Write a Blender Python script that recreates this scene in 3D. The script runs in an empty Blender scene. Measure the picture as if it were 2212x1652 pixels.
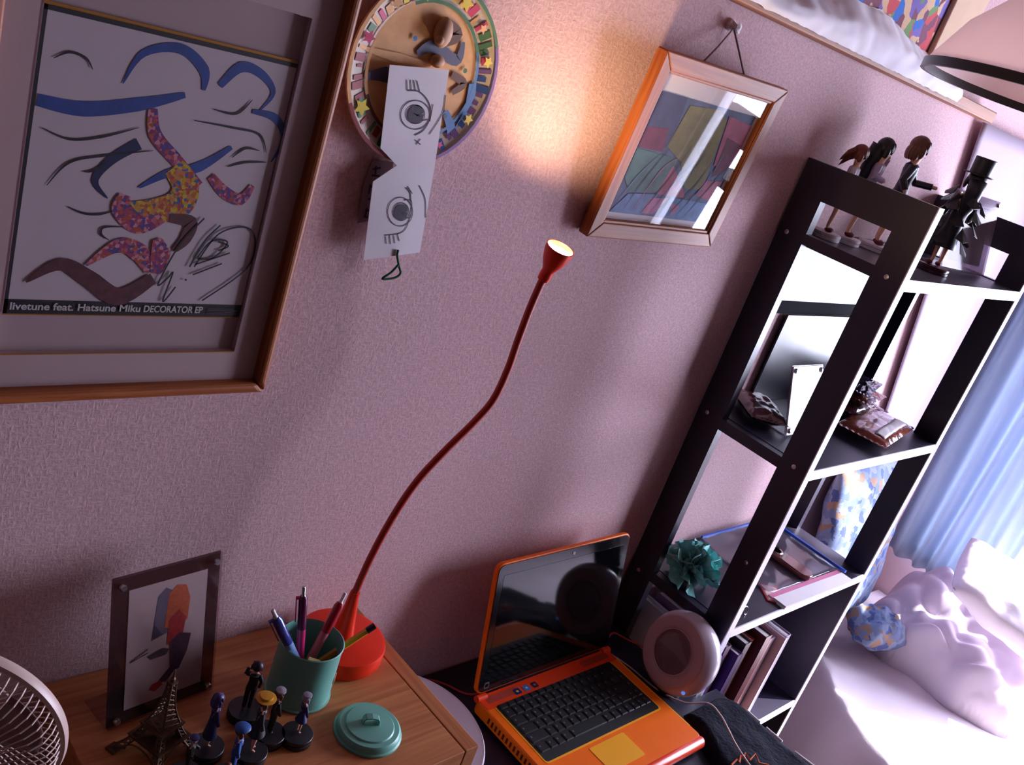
import bpy, bmesh, math, random
from mathutils import Vector, Matrix, noise
random.seed(7)
S = bpy.context.scene
COL = S.collection
# ------------------------------------------------------------------ camera
CAM = Vector((0.0, -0.82, 1.73))
CX = Vector((0.70021235, -0.64133959, 0.31366574))       # camera right
CY = Vector((-0.03496057, -0.46962294, -0.88217462))     # camera down
CZ = Vector((0.71307813, 0.60674363, -0.35125738))       # camera forward
FPX = 2024.7
cd = bpy.data.cameras.new('camera'); co = bpy.data.objects.new('camera', cd); COL.objects.link(co)
cd.sensor_fit = 'HORIZONTAL'; cd.sensor_width = 36.0; cd.lens = FPX / 2212 * 36.0; cd.clip_start = 0.02
co.matrix_world = Matrix(((CX.x, -CY.x, -CZ.x, CAM.x), (CX.y, -CY.y, -CZ.y, CAM.y), (CX.z, -CY.z, -CZ.z, CAM.z), (0, 0, 0, 1)))
S.camera = co
def at(px, py, axis, val):
    d = CX * ((px - 1106) / FPX) + CY * ((py - 826) / FPX) + CZ
    return CAM + d * ((val - CAM[axis]) / d[axis])
# ------------------------------------------------------------------ light
S.view_settings.view_transform = 'Standard'; S.view_settings.look = 'None'
S.view_settings.gamma = 1.0; S.view_settings.use_curve_mapping = False
S.view_settings.exposure = -0.03
W = bpy.data.worlds.new('sky'); S.world = W; W.use_nodes = True
W.node_tree.nodes['Background'].inputs[0].default_value = (0.72, 0.82, 1.0, 1)
W.node_tree.nodes['Background'].inputs[1].default_value = 3.0
sd = bpy.data.lights.new('sun', 'SUN'); so = bpy.data.objects.new('sun', sd); COL.objects.link(so)
sd.energy = 19.0; sd.angle = 0.02; sd.color = (1.0, 0.97, 0.95)
so.rotation_euler = Vector((-0.70, 0.35, -0.78)).to_track_quat('-Z', 'Y').to_euler()
WIN = (-1.31, -0.06, 0.62, 2.02)      # window opening y0 y1 z0 z1 in the right wall
RX = 3.0
ad = bpy.data.lights.new('window_daylight', 'AREA'); ao = bpy.data.objects.new('window_daylight', ad); COL.objects.link(ao)
ad.shape = 'RECTANGLE'; ad.size = 1.4; ad.size_y = 1.25; ad.energy = 155.0; ad.color = (0.76, 0.77, 1.0)
ao.location = (RX + 0.13, (WIN[0] + WIN[1]) / 2, (WIN[2] + WIN[3]) / 2); ao.rotation_euler = (0, math.pi / 2, 0)

# ------------------------------------------------------------------ materials
def lin(c):
    c = c / 255.0
    return c / 12.92 if c <= 0.04045 else ((c + 0.055) / 1.055) ** 2.4
def rgb(r, g, b): return (lin(r), lin(g), lin(b), 1.0)
MATS = {}
def mat(name, col, rough=0.5, metal=0.0, var=0.06, scale=30.0, bump=0.0, bscale=None, spec=0.5, emit=None, estr=0.0, coat=0.0, stretch=(1, 1, 1), sheen=0.0, trans=0.0):
    if name in MATS: return MATS[name]
    m = bpy.data.materials.new(name); m.use_nodes = True; nt = m.node_tree; b = nt.nodes['Principled BSDF']
    b.inputs['Roughness'].default_value = rough; b.inputs['Metallic'].default_value = metal
    b.inputs['Specular IOR Level'].default_value = spec; b.inputs['Coat Weight'].default_value = coat
    b.inputs['Sheen Weight'].default_value = sheen; b.inputs['Transmission Weight'].default_value = trans
    tc = nt.nodes.new('ShaderNodeTexCoord'); mp = nt.nodes.new('ShaderNodeMapping'); mp.inputs['Scale'].default_value = stretch
    nt.links.new(tc.outputs['Object'], mp.inputs['Vector'])
    nz = nt.nodes.new('ShaderNodeTexNoise'); nz.inputs['Scale'].default_value = scale; nz.inputs['Detail'].default_value = 4
    nt.links.new(mp.outputs[0], nz.inputs['Vector'])
    rp = nt.nodes.new('ShaderNodeValToRGB')
    rp.color_ramp.elements[0].position = 0.3; rp.color_ramp.elements[1].position = 0.7
    rp.color_ramp.elements[0].color = tuple(max(0, c * (1 - var)) for c in col[:3]) + (1,)
    rp.color_ramp.elements[1].color = tuple(min(1, c * (1 + var)) for c in col[:3]) + (1,)
    nt.links.new(nz.outputs['Fac'], rp.inputs[0]); nt.links.new(rp.outputs[0], b.inputs['Base Color'])
    if bump:
        n2 = nt.nodes.new('ShaderNodeTexNoise'); n2.inputs['Scale'].default_value = bscale or scale; n2.inputs['Detail'].default_value = 3
        nt.links.new(mp.outputs[0], n2.inputs['Vector'])
        bn = nt.nodes.new('ShaderNodeBump'); bn.inputs['Strength'].default_value = bump; bn.inputs['Distance'].default_value = 0.004
        nt.links.new(n2.outputs['Fac'], bn.inputs['Height']); nt.links.new(bn.outputs[0], b.inputs['Normal'])
    if emit:
        b.inputs['Emission Color'].default_value = emit; b.inputs['Emission Strength'].default_value = estr
    MATS[name] = m; return m
def glassmat(name, tint=(1, 1, 1, 1), rough=0.02, haze=0.0):
    m = bpy.data.materials.new(name); m.use_nodes = True; nt = m.node_tree; nt.nodes.clear()
    out = nt.nodes.new('ShaderNodeOutputMaterial'); mx = nt.nodes.new('ShaderNodeMixShader')
    tr = nt.nodes.new('ShaderNodeBsdfTransparent'); tr.inputs[0].default_value = tint
    gl = nt.nodes.new('ShaderNodeBsdfGlossy'); gl.inputs['Roughness'].default_value = rough
    lw = nt.nodes.new('ShaderNodeLayerWeight'); lw.inputs[0].default_value = 0.5
    pw = nt.nodes.new('ShaderNodeMath'); pw.operation = 'POWER'; pw.inputs[1].default_value = 5.0
    fr = nt.nodes.new('ShaderNodeMath'); fr.operation = 'MULTIPLY_ADD'; fr.inputs[1].default_value = 0.95; fr.inputs[2].default_value = 0.025
    nt.links.new(lw.outputs['Facing'], pw.inputs[0]); nt.links.new(pw.outputs[0], fr.inputs[0])
    nt.links.new(fr.outputs[0], mx.inputs[0]); nt.links.new(tr.outputs[0], mx.inputs[1]); nt.links.new(gl.outputs[0], mx.inputs[2])
    if haze:
        df = nt.nodes.new('ShaderNodeBsdfDiffuse'); df.inputs[0].default_value = (0.42, 0.36, 0.42, 1)
        m2 = nt.nodes.new('ShaderNodeMixShader'); m2.inputs[0].default_value = haze
        nt.links.new(mx.outputs[0], m2.inputs[1]); nt.links.new(df.outputs[0], m2.inputs[2]); nt.links.new(m2.outputs[0], out.inputs[0])
    else: nt.links.new(mx.outputs[0], out.inputs[0])
    return m
def wallpaper(name, col):
    m = bpy.data.materials.new(name); m.use_nodes = True; nt = m.node_tree; b = nt.nodes['Principled BSDF']
    b.inputs['Roughness'].default_value = 0.75; b.inputs['Specular IOR Level'].default_value = 0.25
    tc = nt.nodes.new('ShaderNodeTexCoord'); mp = nt.nodes.new('ShaderNodeMapping'); mp.inputs['Scale'].default_value = (1.0, 1.0, 1.0)
    nt.links.new(tc.outputs['Object'], mp.inputs['Vector'])
    hs = []
    for sc in ((330, 330, 130), (130, 130, 330)):
        mpp = nt.nodes.new('ShaderNodeMapping'); mpp.inputs['Scale'].default_value = sc
        nt.links.new(tc.outputs['Object'], mpp.inputs['Vector'])
        n = nt.nodes.new('ShaderNodeTexNoise'); n.inputs['Scale'].default_value = 1.0; n.inputs['Detail'].default_value = 2
        nt.links.new(mpp.outputs[0], n.inputs['Vector']); hs.append(n)
    mx = nt.nodes.new('ShaderNodeMath'); mx.operation = 'MAXIMUM'
    nt.links.new(hs[0].outputs['Fac'], mx.inputs[0]); nt.links.new(hs[1].outputs['Fac'], mx.inputs[1])
    rp = nt.nodes.new('ShaderNodeValToRGB'); rp.color_ramp.elements[0].position = 0.42; rp.color_ramp.elements[1].position = 0.72
    rp.color_ramp.elements[0].color = tuple(c * 0.80 for c in col[:3]) + (1,); rp.color_ramp.elements[1].color = tuple(min(1, c * 1.1) for c in col[:3]) + (1,)
    nt.links.new(mx.outputs[0], rp.inputs[0]); nt.links.new(rp.outputs[0], b.inputs['Base Color'])
    bn = nt.nodes.new('ShaderNodeBump'); bn.inputs['Strength'].default_value = 0.55; bn.inputs['Distance'].default_value = 0.0015
    nt.links.new(mx.outputs[0], bn.inputs['Height']); nt.links.new(bn.outputs[0], b.inputs['Normal'])
    return m
def woodmat(name, c1, c2, axis=0, rough=0.45, scale=1.0):
    if name in MATS: return MATS[name]
    m = bpy.data.materials.new(name); m.use_nodes = True; nt = m.node_tree; b = nt.nodes['Principled BSDF']
    b.inputs['Roughness'].default_value = rough
    tc = nt.nodes.new('ShaderNodeTexCoord'); mp = nt.nodes.new('ShaderNodeMapping')
    s = [160 * scale] * 3; s[axis] = 6 * scale; mp.inputs['Scale'].default_value = s
    nt.links.new(tc.outputs['Object'], mp.inputs['Vector'])
    n = nt.nodes.new('ShaderNodeTexNoise'); n.inputs['Scale'].default_value = 1.0; n.inputs['Detail'].default_value = 5; n.inputs['Distortion'].default_value = 0.6
    nt.links.new(mp.outputs[0], n.inputs['Vector'])
    rp = nt.nodes.new('ShaderNodeValToRGB'); rp.color_ramp.elements[0].position = 0.35; rp.color_ramp.elements[1].position = 0.68
    rp.color_ramp.elements[0].color = c1; rp.color_ramp.elements[1].color = c2
    nt.links.new(n.outputs['Fac'], rp.inputs[0]); nt.links.new(rp.outputs[0], b.inputs['Base Color'])
    bn = nt.nodes.new('ShaderNodeBump'); bn.inputs['Strength'].default_value = 0.15; bn.inputs['Distance'].default_value = 0.001
    nt.links.new(n.outputs['Fac'], bn.inputs['Height']); nt.links.new(bn.outputs[0], b.inputs['Normal'])
    MATS[name] = m; return m
def floral(name, cols, scale=9.0, rough=0.85, dist=0.5):
    m = bpy.data.materials.new(name); m.use_nodes = True; nt = m.node_tree; b = nt.nodes['Principled BSDF']; b.inputs['Roughness'].default_value = rough
    tc = nt.nodes.new('ShaderNodeTexCoord')
    nz = nt.nodes.new('ShaderNodeTexNoise'); nz.inputs['Scale'].default_value = scale * 0.8; nz.inputs['Detail'].default_value = 3
    nt.links.new(tc.outputs['Object'], nz.inputs['Vector'])
    mx = nt.nodes.new('ShaderNodeMix'); mx.data_type = 'VECTOR'; mx.inputs[0].default_value = dist * 0.3
    nt.links.new(tc.outputs['Object'], mx.inputs[4]); nt.links.new(nz.outputs['Color'], mx.inputs[5])
    vo = nt.nodes.new('ShaderNodeTexVoronoi'); vo.inputs['Scale'].default_value = scale
    nt.links.new(mx.outputs[1], vo.inputs['Vector'])
    sp = nt.nodes.new('ShaderNodeSeparateColor'); nt.links.new(vo.outputs['Color'], sp.inputs[0])
    rp = nt.nodes.new('ShaderNodeValToRGB'); rp.color_ramp.interpolation = 'CONSTANT'
    el = rp.color_ramp.elements
    while len(el) < len(cols): el.new(0.5)
    for i, c in enumerate(cols): el[i].position = i / len(cols); el[i].color = c
    nt.links.new(sp.outputs[0], rp.inputs[0]); nt.links.new(rp.outputs[0], b.inputs['Base Color'])
    return m
# ------------------------------------------------------------------ mesh builder
def M3(*rows): return Matrix(rows)
class MB:
    def __init__(s): s.v = []; s.f = []; s.m = []
    def add(s, vs, fs, m=0, X=None):
        o = len(s.v)
        for p in vs: s.v.append(tuple(X @ Vector(p)) if X else tuple(p))
        for f in fs: s.f.append([o + i for i in f]); s.m.append(m)
        return s
    def box(s, a, b, m=0, X=None):
        x0, y0, z0 = a; x1, y1, z1 = b
        return s.add([(x0,y0,z0),(x1,y0,z0),(x1,y1,z0),(x0,y1,z0),(x0,y0,z1),(x1,y0,z1),(x1,y1,z1),(x0,y1,z1)],
                     [(3,2,1,0),(4,5,6,7),(0,1,5,4),(1,2,6,5),(2,3,7,6),(3,0,4,7)], m, X)
    def cbox(s, c, d, m=0, X=None):
        return s.box((c[0]-d[0]/2,c[1]-d[1]/2,c[2]-d[2]/2),(c[0]+d[0]/2,c[1]+d[1]/2,c[2]+d[2]/2), m, X)
    def tube(s, pts, r, n=8, m=0, cap=True, X=None):
        pts = [Vector(p) for p in pts]; rs = r if isinstance(r, (list, tuple)) else [r] * len(pts)
        vs = []; fs = []; up = None
        for i, p in enumerate(pts):
            t = (pts[min(i+1, len(pts)-1)] - pts[max(i-1, 0)]).normalized()
            if up is None:
                up = Vector((0, 0, 1)) if abs(t.z) < 0.9 else Vector((1, 0, 0))
            a = t.cross(up).normalized(); bb = a.cross(t).normalized(); up = bb
            for k in range(n):
                q = 2 * math.pi * k / n
                vs.append(p + (a * math.cos(q) + bb * math.sin(q)) * rs[i])
        for i in range(len(pts) - 1):
            for k in range(n):
                fs.append((i*n+k, i*n+(k+1) % n, (i+1)*n+(k+1) % n, (i+1)*n+k))
        if cap: fs.append(tuple(reversed(range(n)))); fs.append(tuple((len(pts)-1)*n + k for k in range(n)))
        return s.add(vs, fs, m, X)
    def lathe(s, prof, n=32, m=0, X=None, sx=1.0, sy=1.0, closed=False):
        vs = []; fs = []
        for r, z in prof:
            for k in range(n):
                q = 2 * math.pi * k / n; vs.append((r * math.cos(q) * sx, r * math.sin(q) * sy, z))
        L = len(prof); rng = range(L if closed else L - 1)
        for i in rng:
            j = (i + 1) % L
            for k in range(n): fs.append((i*n+k, i*n+(k+1) % n, j*n+(k+1) % n, j*n+k))
        if not closed:
            if prof[0][0] > 1e-5: fs.append(tuple(reversed(range(n))))
            if prof[-1][0] > 1e-5: fs.append(tuple((L-1)*n + k for k in range(n)))
        return s.add(vs, fs, m, X)
    def ell(s, c, r, m=0, n=14, k=8, X=None):
        prof = [(max(1e-6, math.sin(math.pi*i/k)), -math.cos(math.pi*i/k)) for i in range(k+1)]
        T = Matrix.Translation(c) @ Matrix.Diagonal((r[0], r[1], r[2], 1))
        return s.lathe(prof, n, m, (X @ T) if X else T)
    def prism(s, poly, z0, z1, m=0, X=None):
        n = len(poly)
        vs = [(p[0], p[1], z0) for p in poly] + [(p[0], p[1], z1) for p in poly]
        fs = [tuple(reversed(range(n))), tuple(range(n, 2*n))] + [(i, (i+1) % n, n+(i+1) % n, n+i) for i in range(n)]
        return s.add(vs, fs, m, X)
    def patch(s, pts, N, off, m=0):
        return s.add([Vector(p) + N * off for p in pts], [tuple(range(len(pts)))], m)
    def ribbon(s, pts, w, N, off, m=0, sub=6):
        P = spline([Vector(p) for p in pts], sub) if sub > 1 and len(pts) > 2 else [Vector(p) for p in pts]
        L = len(P); vs = []; fs = []
        for i, p in enumerate(P):
            t = (P[min(i+1, L-1)] - P[max(i-1, 0)]).normalized(); a = t.cross(N).normalized()
            u = i / max(1, L - 1)
            if isinstance(w, (list, tuple)):
                q = u * (len(w) - 1); k = min(int(q), len(w) - 2); ww = w[k] + (w[k+1] - w[k]) * (q - k)
            else: ww = w
            vs += [p + a * ww / 2 + N * off, p - a * ww / 2 + N * off]
        for i in range(L - 1): fs.append((2*i, 2*i+1, 2*i+3, 2*i+2))
        return s.add(vs, fs, m)
    def grid(s, fn, nu, nv, m=0):
        vs = [fn(i/nu, j/nv) for j in range(nv+1) for i in range(nu+1)]
        fs = [(j*(nu+1)+i, j*(nu+1)+i+1, (j+1)*(nu+1)+i+1, (j+1)*(nu+1)+i) for j in range(nv) for i in range(nu)]
        return s.add(vs, fs, m)
    def build(s, name, mats, parent=None, smooth=False, bevel=0.0, seg=2, loc=None, solid=0.0, sub=0, fix=True):
        me = bpy.data.meshes.new(name); me.from_pydata([tuple(v) for v in s.v], [], s.f)
        if not isinstance(mats, (list, tuple)): mats = [mats]
        for mm in mats: me.materials.append(mm)
        me.polygons.foreach_set('material_index', s.m)
        me.polygons.foreach_set('use_smooth', [bool(smooth)] * len(s.f)); me.update()
        if fix:
            bm = bmesh.new(); bm.from_mesh(me); bmesh.ops.recalc_face_normals(bm, faces=bm.faces); bm.to_mesh(me); bm.free()
        if smooth and smooth is not True:
            try: me.set_sharp_from_angle(angle=smooth)
            except Exception: pass
        o = bpy.data.objects.new(name, me); COL.objects.link(o)
        if parent: o.parent = parent
        if loc: o.location = loc
        if solid:
            md = o.modifiers.new('solid', 'SOLIDIFY'); md.thickness = solid; md.offset = 0
        if bevel:
            md = o.modifiers.new('bevel', 'BEVEL'); md.width = bevel; md.segments = seg; md.limit_method = 'ANGLE'
        if sub:
            md = o.modifiers.new('sub', 'SUBSURF'); md.levels = sub; md.render_levels = sub
        return o
def spline(P, k):
    out = []
    for i in range(len(P) - 1):
        p0 = P[max(i-1, 0)]; p1 = P[i]; p2 = P[i+1]; p3 = P[min(i+2, len(P)-1)]
        for j in range(k):
            t = j / k
            out.append(0.5 * ((2*p1) + (p2-p0)*t + (2*p0-5*p1+4*p2-p3)*t*t + (3*p1-p0-3*p2+p3)*t**3))
    out.append(P[-1].copy()); return out
AUTO = math.radians(40)
def thing(name, label, cat, loc=(0, 0, 0), rot=(0, 0, 0), group=None):
    o = bpy.data.objects.new(name, None); COL.objects.link(o); o.empty_display_size = 0.05
    o.location = loc; o.rotation_euler = rot; tag(o, label, cat, group); return o
def tag(o, label, cat, group=None):
    o['label'] = label; o['category'] = cat
    if group: o['group'] = group
    return o
def struct(o, label=None):
    o['kind'] = 'structure'
    if label: o['label'] = label
    return o
def RT(loc=(0, 0, 0), rx=0, ry=0, rz=0):
    return Matrix.Translation(loc) @ Matrix.Rotation(rz, 4, 'Z') @ Matrix.Rotation(ry, 4, 'Y') @ Matrix.Rotation(rx, 4, 'X')
def align(p, d):      # local +Z along d, at p
    return Matrix.Translation(p) @ Vector(d).to_track_quat('Z', 'Y').to_matrix().to_4x4()
def circ(r, n, cx=0, cy=0): return [(cx + r*math.cos(2*math.pi*i/n), cy + r*math.sin(2*math.pi*i/n)) for i in range(n)]
# common materials
WHITE = mat('paper_white', rgb(228, 222, 226), 0.7, var=0.02)
INK = mat('dark_ink', rgb(38, 34, 44), 0.6, var=0.05)
BLACK = mat('black_laminate', rgb(34, 28, 48), 0.38, var=0.12, scale=60)
PURE_BLACK = mat('black_plastic', rgb(14, 13, 17), 0.3, var=0.1)
EDGE = mat('painted_sunlit_edge', rgb(214, 208, 222), 0.35, var=0.03)  # sun glare on the black shelf's front edges, put in as pale colour
FRAMEWOOD = woodmat('honey_frame_wood', rgb(146, 70, 24), rgb(180, 102, 46), 0, 0.5)
FRAMEWOODV = woodmat('honey_frame_wood_upright', rgb(140, 66, 24), rgb(174, 98, 44), 2, 0.5)
TABLEWOOD = woodmat('tan_veneer', rgb(176, 104, 58), rgb(204, 134, 82), 0, 0.5, 0.8)
STEEL = mat('brushed_steel', rgb(190, 188, 192), 0.25, 1.0, var=0.05)
SKIN = mat('doll_skin', rgb(226, 168, 140), 0.5, var=0.03)
# ------------------------------------------------------------------ room shell
WALLC = rgb(215, 177, 182)
WP = wallpaper('woven_wallpaper', WALLC)
PLAIN = mat('plain_plaster', rgb(216, 188, 190), 0.8, var=0.03, bump=0.1, bscale=200)
DIM = mat('brown_panel_wall', rgb(58, 38, 38), 0.8, var=0.08)
LX, FY, CH = -1.4, -2.7, 2.36
struct(MB().box((LX - .1, 0, -0.05), (RX + .1, 0.1, CH + .05)).build('wall_back', WP), 'pale woven wallpaper wall')
struct(MB().box((LX - .1, FY - .1, -0.05), (LX, 0, CH)).build('wall_left', DIM))
struct(MB().box((LX, FY - .1, -0.05), (RX + .1, FY, CH)).build('wall_front', DIM))
wr = MB(); y0, y1, z0, z1 = WIN
wr.box((RX, FY, 0), (RX + .1, y0, CH)); wr.box((RX, y1, 0), (RX + .1, 0, CH)); wr.box((RX, y0, 0), (RX + .1, y1, z0)); wr.box((RX, y0, z1), (RX + .1, y1, CH))
struct(wr.build('wall_right', PLAIN))
fl = struct(MB().box((LX, FY, -0.05), (RX, 0, -0.012)).build('floor', mat('floor_gap', rgb(70, 44, 30), 0.7)))
FW = woodmat('floor_plank_wood', rgb(120, 78, 50), rgb(158, 106, 70), 0, 0.4, 0.6)
pm = MB().box((0, 0, -0.012), (1.46, 0.1455, 0)); pl0 = None
for j in range(18):
    for i in range(3):
        xx = LX + i * 1.4655 + 0.002; yy = FY + 0.002 + j * 0.15
        if pl0 is None: pl0 = pm.build('plank', FW, fl); q = pl0
        else: q = pl0.copy(); COL.objects.link(q)
        q.location = (xx, yy, 0); q.parent = fl
struct(MB().box((LX, FY, CH), (RX, 0, CH + .08)).build('ceiling', mat('ceiling_board', rgb(92, 68, 62), 0.8)))
struct(MB().box((LX, -0.012, 0), (RX, 0, 0.06)).build('baseboard_back', mat('baseboard_wood', rgb(120, 80, 56), 0.5), bevel=0.002))
# window in the right wall
wn = bpy.data.objects.new('window_1', None); COL.objects.link(wn); struct(wn, 'bright daylight window in the right wall'); wn.location = (RX, (y0+y1)/2, z0)
wf = MB(); w_ = (y1 - y0) / 2; h_ = z1 - z0
for a, b in (((0.01, -w_, 0), (0.07, -w_ + .035, h_)), ((0.01, w_ - .035, 0), (0.07, w_, h_)), ((0.01, -w_, 0), (0.07, w_, .035)), ((0.01, -w_, h_ - .035), (0.07, w_, h_)), ((0.02, -.02, 0), (0.06, .02, h_))): wf.box(a, b)
wf.build('window_frame', mat('aluminium', rgb(180, 180, 186), 0.35, 0.8), wn)
PANE = glassmat('window_glass')
for sgn in (-1, 1):
    MB().box((0.038, min(sgn*.02, sgn*(w_-.035)), .035), (0.042, max(sgn*.02, sgn*(w_-.035)), h_ - .035)).build('pane', PANE, wn)
# picture rail along the back wall
TZ = 1.832
RAILW = woodmat('rail_wood', rgb(140, 84, 48), rgb(176, 112, 70), 0, 0.6)
struct(MB().box((LX, -0.036, TZ), (2.08, 0, TZ + .022)).build('trim_1', RAILW, bevel=0.002), 'thin wooden rail along the top of the wall')

# ------------------------------------------------------------------ wooden side table, black desk
CZT = 0.896
t = thing('side_table', 'tan wood veneer side table with solid edge strip against the wall', 'table', (0.585, -0.145, 0))
MB().box((-.217, -.145, CZT - .04), (.191, .143, CZT)).build('table_top', TABLEWOOD, t, bevel=0.0012)
EDGEWOOD = woodmat('edge_strip_wood', rgb(168, 98, 54), rgb(190, 120, 70), 1, 0.5)
MB().box((.1925, -.145, CZT - .04), (.215, .143, CZT)).build('edge_strip', EDGEWOOD, t, bevel=0.0012)
MB().box((-.20, -.13, 0), (-.175, .13, CZT - .04)).build('side_panel', TABLEWOOD, t)
MB().box((.02, -.13, 0), (.045, .13, CZT - .04)).build('side_panel', TABLEWOOD, t)
DZ = 0.698
t = thing('desk', 'low black desk carrying the orange laptop', 'desk', (1.1, -0.4, 0))
MB().prism([(-.44, -.35), (.445, -.35), (.445, .148), (.38, .148), (.38, .397), (-.44, .397)], DZ - .03, DZ).build('desk_top', BLACK, t, bevel=0.002)
for x, y in ((-.41, -.32), (.40, -.32), (-.41, .36), (.35, .36)): MB().cbox((x, y, (DZ - .03) / 2), (.045, .045, DZ - .03)).build('leg', BLACK, t, bevel=0.002)
MB().box((-.39, .36, DZ - .15), (.33, .375, DZ - .03)).build('back_rail', BLACK, t)

# ------------------------------------------------------------------ shelf unit
SX0, SX1, SYF, SYB, SH = 1.49, 2.09, -0.245, -0.004, 1.667
BZ = (1.548, 1.190, 0.845, 0.470)
sh = thing('shelf_unit', 'tall black open shelf unit with cut-out side panels beside the desk', 'shelf', ((SX0+SX1)/2, SYF/2, 0))
ox, oy = (SX0+SX1)/2, SYF/2
def lbox(mb, a, b, m=0): return mb.box((a[0]-ox, a[1]-oy, a[2]), (b[0]-ox, b[1]-oy, b[2]), m)
for k, (xa, xb) in enumerate(((SX0, SX0 + .02), (SX1 - .02, SX1))):
    p = MB(); PW = 0.054
    lbox(p, (xa, SYF + .002, 0), (xb, SYF + PW, SH)); lbox(p, (xa, SYB - PW, 0), (xb, SYB, SH))
    lbox(p, (xa, SYF + PW, 1.608), (xb, SYB - PW, SH)); lbox(p, (xa, SYF + PW, 1.532), (xb, SYB - PW, 1.550))
    for z in BZ[1:]: lbox(p, (xa, SYF + PW, z - .022), (xb, SYB - PW, z - .001))
    lbox(p, (xa, SYF + PW, 0.05), (xb, SYB - PW, 0.12))
    if k == 1: lbox(p, (xa, SYF + PW, 0.12), (xb, SYB - PW, 0.822))
    o = p.build('side_panel', BLACK, sh)
    e = MB(); lbox(e, (xa, SYF, 0), (xb, SYF + .002, SH)); e.build('sunlit_edge', EDGE, o)  # thin pale strip paints the sunlit front edge of the panel
    if k == 0:
        for px, py in ((1700, 500), (1528, 890), (1715, 1008), (1915, 598), (1380, 1230), (1612, 1215)):
            q = at(px, py, 0, SX0)
            MB().lathe([(0, -.0015), (.0042, -.001), (.0045, 0), (.0045, .002)], 14, 0, RT((q.x - ox, q.y - oy, q.z), ry=math.pi/2)).build('screw_cap', STEEL, o, smooth=AUTO)
for i, z in enumerate(BZ + (0.10,)):
    b = MB(); lbox(b, (SX0 + .0205, SYF + .003, z - .02), (SX1 - .0205, SYB, z)); o = b.build('shelf_board', BLACK, sh)
    e = MB(); lbox(e, (SX0 + .0205, SYF + .0005, z - .02), (SX1 - .0205, SYF + .003, z)); e.build('sunlit_edge', EDGE, o)  # board's front edge coloured pale as if in sun
GLOSS = mat('gloss_black_board', rgb(20, 18, 34), 0.3, var=0.05, spec=.4); MATTE = mat('matte_black_board', rgb(16, 14, 22), 0.95, spec=.1)
b = MB(); lbox(b, (1.60, -.008, 1.408), (2.068, -.005, 1.527)); b.build('back_board', GLOSS, sh)
b = MB(); lbox(b, (1.652, -.012, 1.1905), (2.068, -.008, 1.380)); b.build('back_board', GLOSS, sh)
b = MB(); lbox(b, (1.60, -.007, 1.381), (2.068, -.005, 1.407)); b.build('back_rail', MATTE, sh)

# ------------------------------------------------------------------ bed and cloth on the right
SHEET = mat('white_bed_linen', rgb(226, 214, 222), 0.9, var=0.02, scale=8, bump=0.15, bscale=60)
LILAC = mat('pale_lilac_linen', rgb(214, 200, 214), 0.9, var=0.03, scale=8)
BLUEF = floral('blue_floral_cotton', [rgb(112, 126, 162), rgb(134, 146, 176), rgb(76, 92, 144), rgb(122, 136, 168), rgb(156, 124, 104), rgb(100, 118, 160), rgb(140, 150, 178)], 46.0, dist=0.14)
def fbm(x, y, z=0.0, o=4):
    v = 0; a = 1
    for i in range(o): v += a * noise.noise(Vector((x, y, z + i * 7.3))); x *= 2; y *= 2; a *= .5
    return v
bd = thing('bed', 'low bed with white sheet hanging down its side, right of the shelf', 'bed', (2.62, -0.95, 0))
MB().box((-.18, -1.0, .06), (.36, .93, .22)).build('bed_base', mat('bed_base_fabric', rgb(120, 100, 100), 0.9), bd, bevel=.01)
MB().box((-.18, -1.0, .22), (.36, .93, .42)).build('mattress', SHEET, bd, bevel=.04, seg=4)
def sheetf(u, v):
    # u across (outer left hem -> bed edge -> far side), v along the bed
    y = .90 - v * 1.88; yw = y - .95
    Ls = .44; s_ = u * (Ls + .80)
    edge = 2.42 - .62 * min(1.0, max(0.0, -.12 - yw)) ** .85 if yw > -.75 else 2.075
    edge = max(edge, 2.07) - 2.62 + .010 * math.sin(v * 34) + .012 * fbm(v * 20, 2)
    if s_ < Ls:
        k = s_ / Ls; z = .02 + .42 * math.sin(k * math.pi / 2) ** .8
        x = max(edge - .17 * (1 - k) ** 1.3 + .012 * (1 - k) * math.sin(v * 60), 2.105 - 2.62 if yw > -.26 else -.66)
    else:
        k = (s_ - Ls) / .80; x = edge + k * (.37 - edge); z = .44 + .006 * fbm(x * 9, y * 9)
    return (x, y, z)
MB().grid(sheetf, 60, 110).build('sheet', SHEET, bd, smooth=True)
def lump(name, label, cat, c, rx, ry, h, m, seed, rot=0.0, puff=0.5, wr=0.012, tilt=(0, 0)):
    mb = MB()
    def f(sign):
        def g(u, v):
            a = 2*u - 1; b = 2*v - 1
            e = max(0.0, (1 - abs(a)**3.2)) * max(0.0, (1 - abs(b)**3.2))
            z = sign * h * e ** puff
            n1 = wr * fbm(a*2.2 + seed, b*2.2, seed) * e**.4
            return Vector((a * rx * (1 - .06 * (b*b)), b * ry * (1 - .06 * (a*a)), z + n1))
        return g
    mb.grid(f(1), 36, 36); mb.grid(f(-1), 36, 36)
    o = mb.build(name, m, smooth=True); o.location = c; o.rotation_euler = (tilt[0], tilt[1], rot)
    bm = bmesh.new(); bm.from_mesh(o.data); bmesh.ops.remove_doubles(bm, verts=bm.verts, dist=1e-4); bmesh.ops.recalc_face_normals(bm, faces=bm.faces); bm.to_mesh(o.data); bm.free()
    return tag(o, label, cat)
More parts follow.
